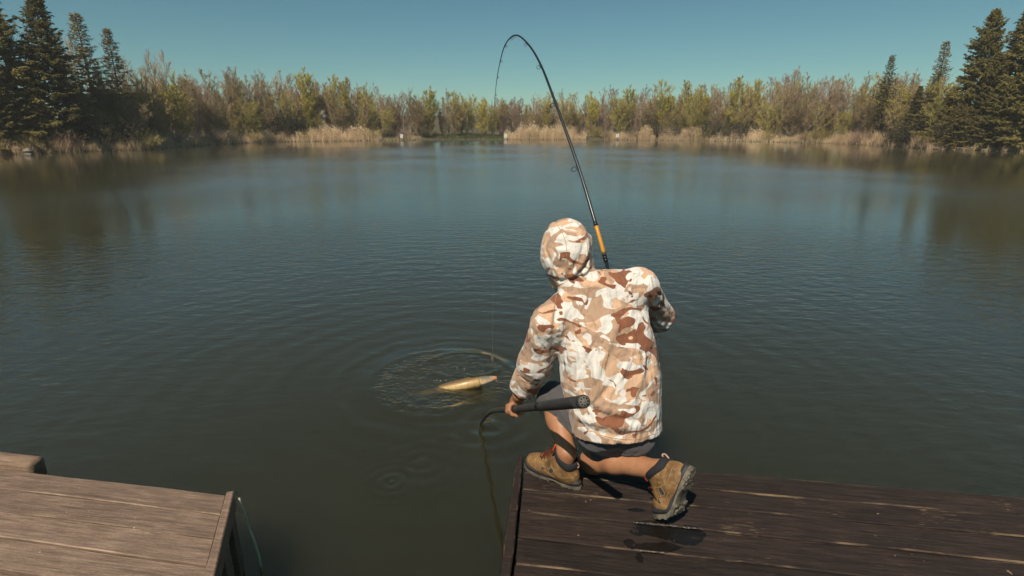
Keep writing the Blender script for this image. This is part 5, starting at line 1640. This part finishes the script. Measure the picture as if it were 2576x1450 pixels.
# ================================================================== rod, net, fish
M_BLANK = plain('black_carbon_blank', (0.012, 0.016, 0.018), 0.28, 0.5, 0, 0.4, 60)
M_ORANGE = plain('orange_rod_wrap', (0.62, 0.27, 0.03), 0.35, 0.5, 0, 0.15, 60)
M_RING = plain('dark_guide_metal', (0.035, 0.037, 0.040), 0.3, 0.5, 0.6)
M_CORK = plain('black_foam_grip', (0.016, 0.016, 0.016), 0.85, 0.2, 0, 0.3, 90, 0.3)
M_REEL = plain('dark_reel_metal', (0.05, 0.05, 0.055), 0.35, 0.5, 0.5)
M_LINE = plain('fishing_line', (0.10, 0.13, 0.10), 0.3, 0.5)
ROD_PX = [(1596, 915, 2.40), (1560, 800, 2.54), (1544, 742, 2.59), (1527, 668, 2.64), (1500, 570, 2.72), (1455, 420, 2.92), (1397, 258, 3.18), (1360, 163, 3.38), (1328, 111, 3.54), (1297, 89, 3.68), (1271, 113, 3.83), (1256, 165, 3.94), (1248, 215, 4.00), (1243, 272, 4.03)]
def build_rod():
    K = np.array([atY(*q) for q in ROD_PX])
    P = spline(K, 160)
    L = np.concatenate([[0], np.cumsum(np.linalg.norm(np.diff(P, axis=0), axis=1))]); tot = L[-1]
    f = L / tot
    rad = np.interp(f, [0, .12, .2, .5, .75, .88, 1.0], [.0135, .0100, .0095, .0078, .0052, .0028, .0012])
    root = empty('fishing_rod', tuple(P[0])); root['label'] = 'black fishing rod bent in a deep arc with an orange wrap'; root['category'] = 'fishing rod'
    def seg(nm, a, b, m, dr=0.0, par=root, r=None):
        k = (f >= a) & (f <= b)
        o = tube_obj(nm, P[k] - P[0], (rad[k] + dr) if r is None else r, m, par, 10)
        return o
    def at_v(v):
        d = [abs((725 - FPX * ((p[1] * _s + (p[2] - HC) * _c) / (p[1] * _c - (p[2] - HC) * _s))) - v) + (99 if i > 105 else 0) for i, p in enumerate(P)]
        return f[int(np.argmin(d))]
    seg('grip', 0.0, at_v(690), M_CORK, 0.0, root, None)
    blank = seg('blank', at_v(700), 1.0, M_BLANK)
    seg('orange_wrap', at_v(640), at_v(573), M_ORANGE, 0.0012, blank)
    # silver-grey trim rings at the wrap
    for v in (645, 652, 660, 566):
        q = at_v(v); i = int(np.argmin(abs(f - q))); tube_obj('trim_ring', P[i - 0:i + 2] - P[0], rad[i] + 0.0018, M_RING, blank, 10)
    # guides with legs under the blank
    gp = [(421, 1, .0145), (258, 1, .0125), (164, 1, .0105), (111, 1, .009)]
    idx = [int(np.argmin(abs(f - at_v(v)))) for v, _, _ in gp] + [int(np.argmin(np.linalg.norm(P - atY(u, v, Y), axis=1))) for u, v, Y in ((1300, 90, 3.67), (1283, 98, 3.75), (1269, 117, 3.84), (1258, 155, 3.92), (1250, 195, 3.98), (1246, 240, 4.02))]
    gr = [g[2] for g in gp] + [.009, .008, .007, .006, .005, .005]
    T = np.gradient(P, axis=0); T /= np.linalg.norm(T, axis=1)[:, None]
    cpts = []
    for i, r in zip(idx, gr):
        t = T[i]; toward = np.array([-1.0, 0.05, -0.35]); n = toward - t * (toward @ t); n /= np.linalg.norm(n)
        if P[i][0] < P[idx[4]][0]: n = np.array([1.0, -0.1, -0.2]) - t * (np.array([1.0, -0.1, -0.2]) @ t); n /= np.linalg.norm(n)
        b = np.cross(t, n)
        c = P[i] + n * (rad[i] + r * 1.15)
        cpts.append(c)
        tilt = (t * 0.55 + b * 0.0); ring = []
        for a in np.linspace(0, 2 * math.pi, 19): ring.append(c + r * (math.cos(a) * n * 0.95 + math.sin(a) * (b * 0.9 + t * 0.42)) - P[0])
        g = tube_obj('guide', ring, max(0.0011, r * 0.13), M_RING, root, 6)
        for s in (-1, 1):
            tube_obj('guide_leg', [P[i] + t * s * r * 1.5 - P[0] + n * rad[i], c - n * r * 0.8 + t * s * r * 0.2 - P[0]], max(0.0009, r * 0.1), M_RING, g, 5)
    # spinning reel under the grip, in front of the chest
    h = J['haR'] - ROD_DIR * 0.02; n = np.array([0.15, 1.0, -0.2]); n = n - ROD_DIR * (n @ ROD_DIR); n /= np.linalg.norm(n)
    rl = tube_obj('reel', np.array([h + n * 0.065 - ROD_DIR * 0.05, h + n * 0.068 - ROD_DIR * 0.02, h + n * 0.07 + ROD_DIR * 0.01, h + n * 0.07 + ROD_DIR * 0.045]) - P[0], [0.022, 0.030, 0.026, 0.027], M_REEL, root, 16)
    tube_obj('reel_foot', np.array([h + n * 0.012, h + n * 0.05]) - P[0], 0.007, M_REEL, rl, 8)
    tube_obj('reel_handle', np.array([h + n * 0.066 - ROD_DIR * 0.02, h + n * 0.066 - ROD_DIR * 0.02 + np.cross(ROD_DIR, n) * 0.06, h + n * 0.066 - ROD_DIR * 0.05 + np.cross(ROD_DIR, n) * 0.065]) - P[0], 0.005, M_REEL, rl, 8)
    return P[-1], [h + n * 0.07 + ROD_DIR * 0.05] + cpts
def build_line(tip, cpts):
    lead = atY(1239, 903, 4.03)
    mouth = FISH_MOUTH
    pts = np.array(cpts + [tip] + [tip + (lead - tip) * q for q in (0.25, 0.5, 0.75)] + [lead + [0, 0, 0.05]])
    o = tube_obj('fishing_line', pts, 0.00022, M_LINE, None, 4)
    tag(o, 'thin fishing line running from the rod guides down to the lead', 'line')
    ml = plain('lead_weight', (0.13, 0.105, 0.085), 0.7, 0.3, 0, 0.4, 200, 0.4)
    mg = plain('dark_green_rig_tube', (0.012, 0.045, 0.022), 0.5, 0.4)
    root = tube_obj('lead_weight', spline([lead + [0, 0, 0.030], lead + [-0.002, 0, 0.012], lead + [0.001, 0, -0.012], lead + [0.004, 0, -0.034]], 14), np.interp(np.linspace(0, 1, 14), [0, .15, .5, .8, 1], [.003, .009, .012, .010, .003]), ml, None, 10)
    tag(root, 'small brown fishing lead hanging above the carp', 'weight')
    tube_obj('rig_tube', [lead + [0, 0, 0.028], lead + [0, 0, 0.065], lead + [0.001, 0, 0.105]], 0.0022, mg, root, 6)
    hk = tube_obj('hook_link', spline([lead + [0.004, 0, -0.034], (lead + mouth) / 2 + [0.015, 0.01, 0], mouth + [0.004, 0, 0.006]], 14), 0.0005, mg, root, 4)
def build_net():
    mp = NT('worn_black_grip'); p = mp.coord()
    n = mp.noise(p, 60, 4, 0.65); n2 = mp.noise(p, 9, 3)
    c = mp.mix(mp.ramp(n, [(0.4, 0.0), (0.7, 1.0)]), (0.020, 0.020, 0.018), (0.062, 0.058, 0.050))
    c = mp.mix(mp.ramp(n2, [(0.5, 0.0), (0.75, 0.5)]), c, (0.11, 0.10, 0.085))
    mp = mp.done(mp.bsdf(c, 0.6, mp.bump(n, 0.3, 0.002), 0.35))
    mc = plain('scuffed_butt_cap', (0.135, 0.125, 0.108), 0.8, 0.25, 0, 0.45, 160, 0.5)
    B = POLE_BUTT; h = J['haL']
    e = NET_C
    d = POLE_DIR
    L1 = np.linalg.norm(h - B)
    bend = [h + d * 0.06, h + (e - h) * 0.34 + [0, 0, 0.035], h + (e - h) * 0.62 + [0, 0, 0.055], h + (e - h) * 0.86 + [0, 0, 0.032], e + [0, 0, -0.01], e + (e - h) * 0.12 + [0, 0, -0.16]]
    root = empty('landing_net', tuple(B)); tag(root, 'black landing net pole held low, its bent end dipping into the water', 'landing net')
    P1 = np.array([B + d * q for q in np.linspace(0.012, L1 * 0.52, 10)])
    tube_obj('grip', P1 - B, 0.0205, mp, root, 20)
    P2 = np.array([B + d * q for q in np.linspace(L1 * 0.521, L1 + 0.10, 12)])
    pole = tube_obj('pole', P2 - B, np.linspace(0.0182, 0.0168, 12), mp, root, 18)
    tube_obj('joint_collar', [B + d * (L1 * 0.515) - B, B + d * (L1 * 0.54) - B], 0.0196, mp, pole, 18)
    S = spline([B + d * (L1 + 0.10)] + bend[1:], 40)
    tube_obj('bent_arm', S - B, np.interp(np.linspace(0, 1, 40), [0, .35, .7, 1], [.0160, .0150, .0120, .0090]), mp, root, 14)
    # butt cap: rim, face and a ring of small holes
    cap = tube_obj('butt_cap', [B + d * 0.016 - B, B + d * 0.012 - B, B - d * 0.010 - B, B - d * 0.014 - B], [0.0206, 0.0215, 0.0215, 0.0195], mp, root, 28)
    u_ = np.cross(d, (0, 0, 1.0)); u_ /= np.linalg.norm(u_); w_ = np.cross(u_, d)
    tube_obj('cap_face', [-d * 0.0135, -d * 0.0152], [0.0172, 0.0168], mc, cap, 24)
    mh = plain('dark_hole', (0.012, 0.011, 0.010), 0.9, 0.1)
    for k in range(8):
        a = k * math.pi / 4; q = (u_ * math.cos(a) + w_ * math.sin(a)) * 0.0122
        tube_obj('cap_hole', [q - d * 0.0150, q - d * 0.0158], [0.0026, 0.0026], mh, cap, 8)
    tube_obj('cap_hub', [-d * 0.0150, -d * 0.0166], [0.0058, 0.0050], mc, cap, 14)
    # net hoop and mesh bag hang unseen in the murk
    ms = plain('wet_net_mesh', (0.035, 0.045, 0.020), 0.8, 0.2)
    c = e + (e - h) * 0.12 + np.array([0, 0, -0.16]); dd = (e - h).copy(); dd[2] = 0; dd /= np.linalg.norm(dd); sd = np.array([dd[1], -dd[0], 0])
    ring = [c + dd * (0.25 - 0.25 * math.cos(a)) + sd * 0.22 * math.sin(a) + np.array([0, 0, -0.10 * (1 - math.cos(a)) * 0.5]) for a in np.linspace(0, 2 * math.pi, 30)]
    hoop = tube_obj('hoop', np.array(ring) - B, 0.008, ms, root, 8)
FISH_MOUTH = onz(1247, 951, 0.060)
def build_fish():
    mouth = FISH_MOUTH
    tail = onz(1030, 992, -0.12)
    ax = tail - mouth; Lf = np.linalg.norm(ax)
    # spine curve: head lifted, body sinking away to the left
    S = spline([mouth, onz(1222, 957, 0.050), onz(1185, 966, 0.026), onz(1135, 977, -0.008), onz(1085, 986, -0.050), tail], 60)
    s = np.linspace(0, 1, 60)
    hh = np.interp(s, [0, .015, .05, .10, .17, .24, .32, .45, .6, .75, .88, .95, 1.0], [.010, .020, .028, .036, .045, .052, .058, .060, .058, .042, .026, .020, .018])
    wd = np.interp(s, [0, .015, .05, .10, .17, .24, .32, .45, .6, .75, .88, .95, 1.0], [.011, .018, .024, .029, .035, .038, .041, .042, .036, .025, .013, .008, .004])
    hh, wd = hh * 0.74, wd * 0.82
    T = np.gradient(S, axis=0); T /= np.linalg.norm(T, axis=1)[:, None]
    # the fish lies a little on its side: its back turned up and away from us
    up0 = np.array([0.05, 0.50, 0.86])
    U = up0 - T * (T @ up0)[:, None]; U /= np.linalg.norm(U, axis=1)[:, None]
    N = np.cross(U, T)          # sideways
    def skin(i, a, k=1.0):
        ca, sa = math.cos(a), math.sin(a)
        q = 0.88 if sa < 0 else 1.0
        return S[i] + U[i] * hh[i] * sa * k * q + N[i] * wd[i] * ca * k
    n = 28; V, F = [], []
    for i in range(60):
        for j in range(n): V.append(skin(i, 2 * math.pi * j / n))
    for i in range(59):
        for j in range(n):
            k = (j + 1) % n; F.append((i * n + j, (i + 1) * n + j, (i + 1) * n + k, i * n + k))
    V += [S[0] - T[0] * 0.004, S[-1]]
    for j in range(n):
        k = (j + 1) % n; F += [(60 * n, j, k, k), (60 * n + 1, 59 * n + k, 59 * n + j, 59 * n + j)]
    t = NT('carp_skin'); g = t.new('Attribute'); g.attribute_name = 'up'; g2 = t.new('Attribute'); g2.attribute_name = 'along'
    p = t.pos(); nz = t.noise(p, 40, 3)
    up = t.math('ADD', g.outputs['Fac'], t.math('MULTIPLY', t.math('SUBTRACT', nz, 0.5), 0.12))
    body = t.ramp(up, [(0.18, (0.74, 0.53, 0.20)), (0.50, (0.66, 0.44, 0.15)), (0.78, (0.44, 0.28, 0.10)), (0.95, (0.18, 0.13, 0.07))])
    head = t.ramp(up, [(0.22, (0.70, 0.52, 0.34)), (0.48, (0.44, 0.30, 0.17)), (0.68, (0.20, 0.17, 0.125)), (0.95, (0.12, 0.115, 0.09))])
    lips = t.mix(nz, (0.66, 0.25, 0.07), (0.72, 0.42, 0.22))
    c = t.mix(t.ramp(g2.outputs['Fac'], [(0.255, 0.0), (0.285, 1.0)]), head, body)
    c = t.mix(t.ramp(g2.outputs['Fac'], [(0.045, 1.0), (0.085, 0.0)]), c, lips)
    m = t.done(t.bsdf(c, 0.22, t.bump(nz, 0.15, 0.002), 0.5))
    me = quad_mesh('carp', np.array(V), np.array(F), True)
    def attr(me, nm, vals):
        a = me.attributes.new(nm, 'FLOAT', 'POINT'); a.data.foreach_set('value', np.asarray(vals, np.float32))
    attr(me, 'up', [0.5 + 0.5 * math.sin(2 * math.pi * j / n) for i in range(60) for j in range(n)] + [0.5, 0.5])
    attr(me, 'along', [s[i] for i in range(60) for j in range(n)] + [0, 1])
    root = link('carp', me, None, m)
    tag(root, 'golden carp lifting its head out of the rippled water beside the angler', 'fish')
    # gill cover edge, on both sides
    mg = plain('gill_edge', (0.17, 0.115, 0.06), 0.4, 0.4)
    for sg in (1, -1):
        pts = [skin(int(60 * (0.252 + 0.045 * math.cos(b))), math.pi / 2 - sg * (math.pi / 2 - b * 0.95 + 0.0), 1.015) for b in np.linspace(-1.05, 1.1, 14)]
        tube_obj('gill_edge', pts, 0.0030, mg, root, 6)
        pts = [skin(int(60 * (0.175 + 0.022 * math.cos(b))), math.pi / 2 - sg * (math.pi / 2 - b * 0.9), 1.01) for b in np.linspace(-0.9, 0.7, 10)]
        tube_obj('cheek_line', pts, 0.0016, mg, root, 5)
    # eyes
    me_ = plain('eye_white', (0.58, 0.52, 0.40), 0.2, 0.5); mb = plain('eye_black', (0.01, 0.01, 0.01), 0.08, 0.6)
    for sg in (1, -1):
        a = math.pi / 2 - sg * 1.02
        i = int(60 * 0.115); c = skin(i, a, 1.0); o = (c - S[i]); o /= np.linalg.norm(o)
        def ball(nm, cc, r, mm, par, sq):
            bm = bmesh.new(); bmesh.ops.create_uvsphere(bm, u_segments=14, v_segments=8, radius=r)
            M = Vector(o).to_track_quat('Z', 'Y').to_matrix().to_4x4()
            bmesh.ops.scale(bm, vec=(1, 1, sq), verts=bm.verts); bmesh.ops.transform(bm, matrix=Matrix.Translation(cc) @ M, verts=bm.verts)
            return link(nm, bm_mesh(nm, bm), par, mm, True)
        ey = ball('eye', c, 0.0088, me_, root, 0.6)
        ball('pupil', c + o * 0.0036, 0.0048, mb, ey, 0.5)
    # mouth opening and barbels
    ball2 = bmesh.new(); bmesh.ops.create_uvsphere(ball2, u_segments=12, v_segments=8, radius=0.006)
    M = Vector(-T[0]).to_track_quat('Z', 'Y').to_matrix().to_4x4()
    bmesh.ops.scale(ball2, vec=(1.2, 1, 0.5), verts=ball2.verts); bmesh.ops.transform(ball2, matrix=Matrix.Translation(S[0] - T[0] * 0.0035) @ M, verts=ball2.verts)
    link('mouth', bm_mesh('mouth', ball2), root, mb, True)
    ml = plain('orange_lip', (0.62, 0.25, 0.075), 0.35, 0.5)
    tube_obj('lip', [S[0] - T[0] * 0.003 + (U[0] * math.sin(a) + N[0] * math.cos(a) * 1.1) * 0.0095 for a in np.linspace(0, 2 * math.pi, 17)], 0.0042, ml, root, 8)
    for sg in (1, -1):
        b = skin(2, -0.5 if sg > 0 else math.pi + 0.5)
        tube_obj('barbel', spline([b, b - T[0] * 0.012 - U[0] * 0.010 + N[0] * sg * 0.006, b - T[0] * 0.016 - U[0] * 0.024 + N[0] * sg * 0.008], 8), 0.0016, ml, root, 5)
    # overlapping scales, each a small domed plate
    ms = NT('carp_scale'); up2 = ms.new('Attribute'); up2.attribute_name = 'up'; ed = ms.new('Attribute'); ed.attribute_name = 'edge'
    c = ms.ramp(up2.outputs['Fac'], [(0.2, (0.76, 0.56, 0.24)), (0.55, (0.70, 0.49, 0.20)), (0.80, (0.50, 0.34, 0.15)), (0.97, (0.24, 0.18, 0.10))])
    c = ms.mix(ms.ramp(ed.outputs['Fac'], [(0.2, 0.0), (0.9, 0.75)]), c, (0.17, 0.10, 0.04))
    ms = ms.done(ms.bsdf(c, 0.36, None, 0.5))
    Vs, Fs, A1, A2 = [], [], [], []
    x = 0.285; row = 0
    while x < 0.93:
        i = min(58, int(x * 60)); R = 0.0078
        per = math.pi * (hh[i] + wd[i]); m_ = max(8, int(per / (R * 1.55)))
        for q in range(m_):
            a = 2 * math.pi * (q + 0.5 * (row % 2)) / m_
            c0 = skin(i, a, 1.0); o = skin(i, a, 1.02) - c0; o /= np.linalg.norm(o) + 1e-9
            ta = T[i]; bb = np.cross(o, ta)
            b0 = len(Vs)
            Vs.append(c0 + o * 0.0012); A2.append(0.0)
            for k in range(7):
                an = -1.9 + 3.8 * k / 6
                lift = 0.0022 if abs(an) < 1.3 else 0.0004
                Vs.append(c0 + ta * math.cos(an) * R * 1.15 + bb * math.sin(an) * R + o * lift); A2.append(1.0 if abs(an) < 1.6 else 0.6)
            for k in range(6): Fs.append((b0, b0 + 1 + k, b0 + 2 + k, b0 + 2 + k))
            A1 += [0.5 + 0.5 * math.sin(a)] * 8
        x += R * 1.25 / Lf; row += 1
    me = quad_mesh('scales', np.array(Vs), np.array(Fs), False); attr(me, 'up', A1); attr(me, 'edge', A2)
    o = link('scales', me, root, ms); o['kind'] = 'stuff'
    # fins
    mf = plain('carp_fin', (0.16, 0.10, 0.045), 0.5, 0.4)
    def fin(nm, base, tips, th=0.0016):
        base, tips = np.array(base), np.array(tips); k = len(base)
        nrm = np.cross(base[-1] - base[0], tips[k // 2] - base[k // 2]); nrm /= np.linalg.norm(nrm)
        V = np.concatenate([base + nrm * th, tips + nrm * th * 0.3, base - nrm * th, tips - nrm * th * 0.3]); F = []
        for i in range(k - 1):
            F += [(i, i + 1, k + i + 1, k + i), (2 * k + i, 3 * k + i, 3 * k + i + 1, 2 * k + i + 1), (k + i, k + i + 1, 3 * k + i + 1, 3 * k + i)]
        link(nm, quad_mesh(nm, V, np.array(F), True), root, mf)
    ii = list(range(22, 44, 3))
    fin('dorsal_fin', [skin(i, math.pi / 2, 0.98) for i in ii], [skin(i, math.pi / 2) + U[i] * (0.010 - 0.0003 * (i - 22)) + T[i] * 0.022 for i in ii])
    c = S[58]; fin('tail_fin', [S[57] + U[57] * q for q in np.linspace(-.018, .018, 7)], [c + T[58] * (0.085 - 0.055 * (1 - abs(q)) ** 1.5) + U[58] * q * 0.085 for q in np.linspace(-1, 1, 7)])
    for sg in (1, -1):
        i = 15; a = -0.9 if sg > 0 else math.pi + 0.9
        fin('pectoral_fin', [skin(i + q, a, 0.98) for q in range(4)], [skin(i + q, a) + T[i] * (0.050 - 0.006 * q) + N[i] * sg * 0.022 - U[i] * 0.012 for q in range(4)])
build_net()
_tip, _cp = build_rod()
build_fish()
build_line(_tip, _cp)
# a few floating specks of foam beside the fish
def build_foam():
    m = plain('foam_bubble', (0.62, 0.60, 0.50), 0.3, 0.5)
    rng = np.random.default_rng(3)
    for k, (u, v) in enumerate([(1092, 957), (1099, 956), (1108, 958), (1122, 957), (1134, 959), (1150, 926), (1168, 927)]):
        bm = bmesh.new(); bmesh.ops.create_icosphere(bm, subdivisions=2, radius=rng.uniform(0.002, 0.0045)); bmesh.ops.scale(bm, vec=(1.3, 1.1, 0.5), verts=bm.verts)
        o = link('foam_fleck', bm_mesh('foam_fleck', bm), None, m, True); o.location = onz(u, v, 0.001)
        tag(o, '%s tiny foam fleck from the left on the water behind the carp' % ORD[k], 'foam', 'foam flecks behind the carp')
build_foam()
# ================================================================== thin spring haze over the pond
def build_haze():
    bm = bmesh.new()
    box_bm(bm, (0, 60, 10.5), (700, 700, 27.0))
    o = link('haze', bm_mesh('haze', bm))
    t = NT('haze_air'); v = t.new('VolumePrincipled')
    v.inputs['Color'].default_value = (0.95, 0.97, 1.0, 1); v.inputs['Density'].default_value = 0.00055; v.inputs['Anisotropy'].default_value = 0.0
    t.l(v.outputs[0], t.out.inputs['Volume'])
    o.data.materials.append(t.m)
    tag(o, 'thin pale haze in the air over the pond', 'haze', kind='stuff')
build_haze()
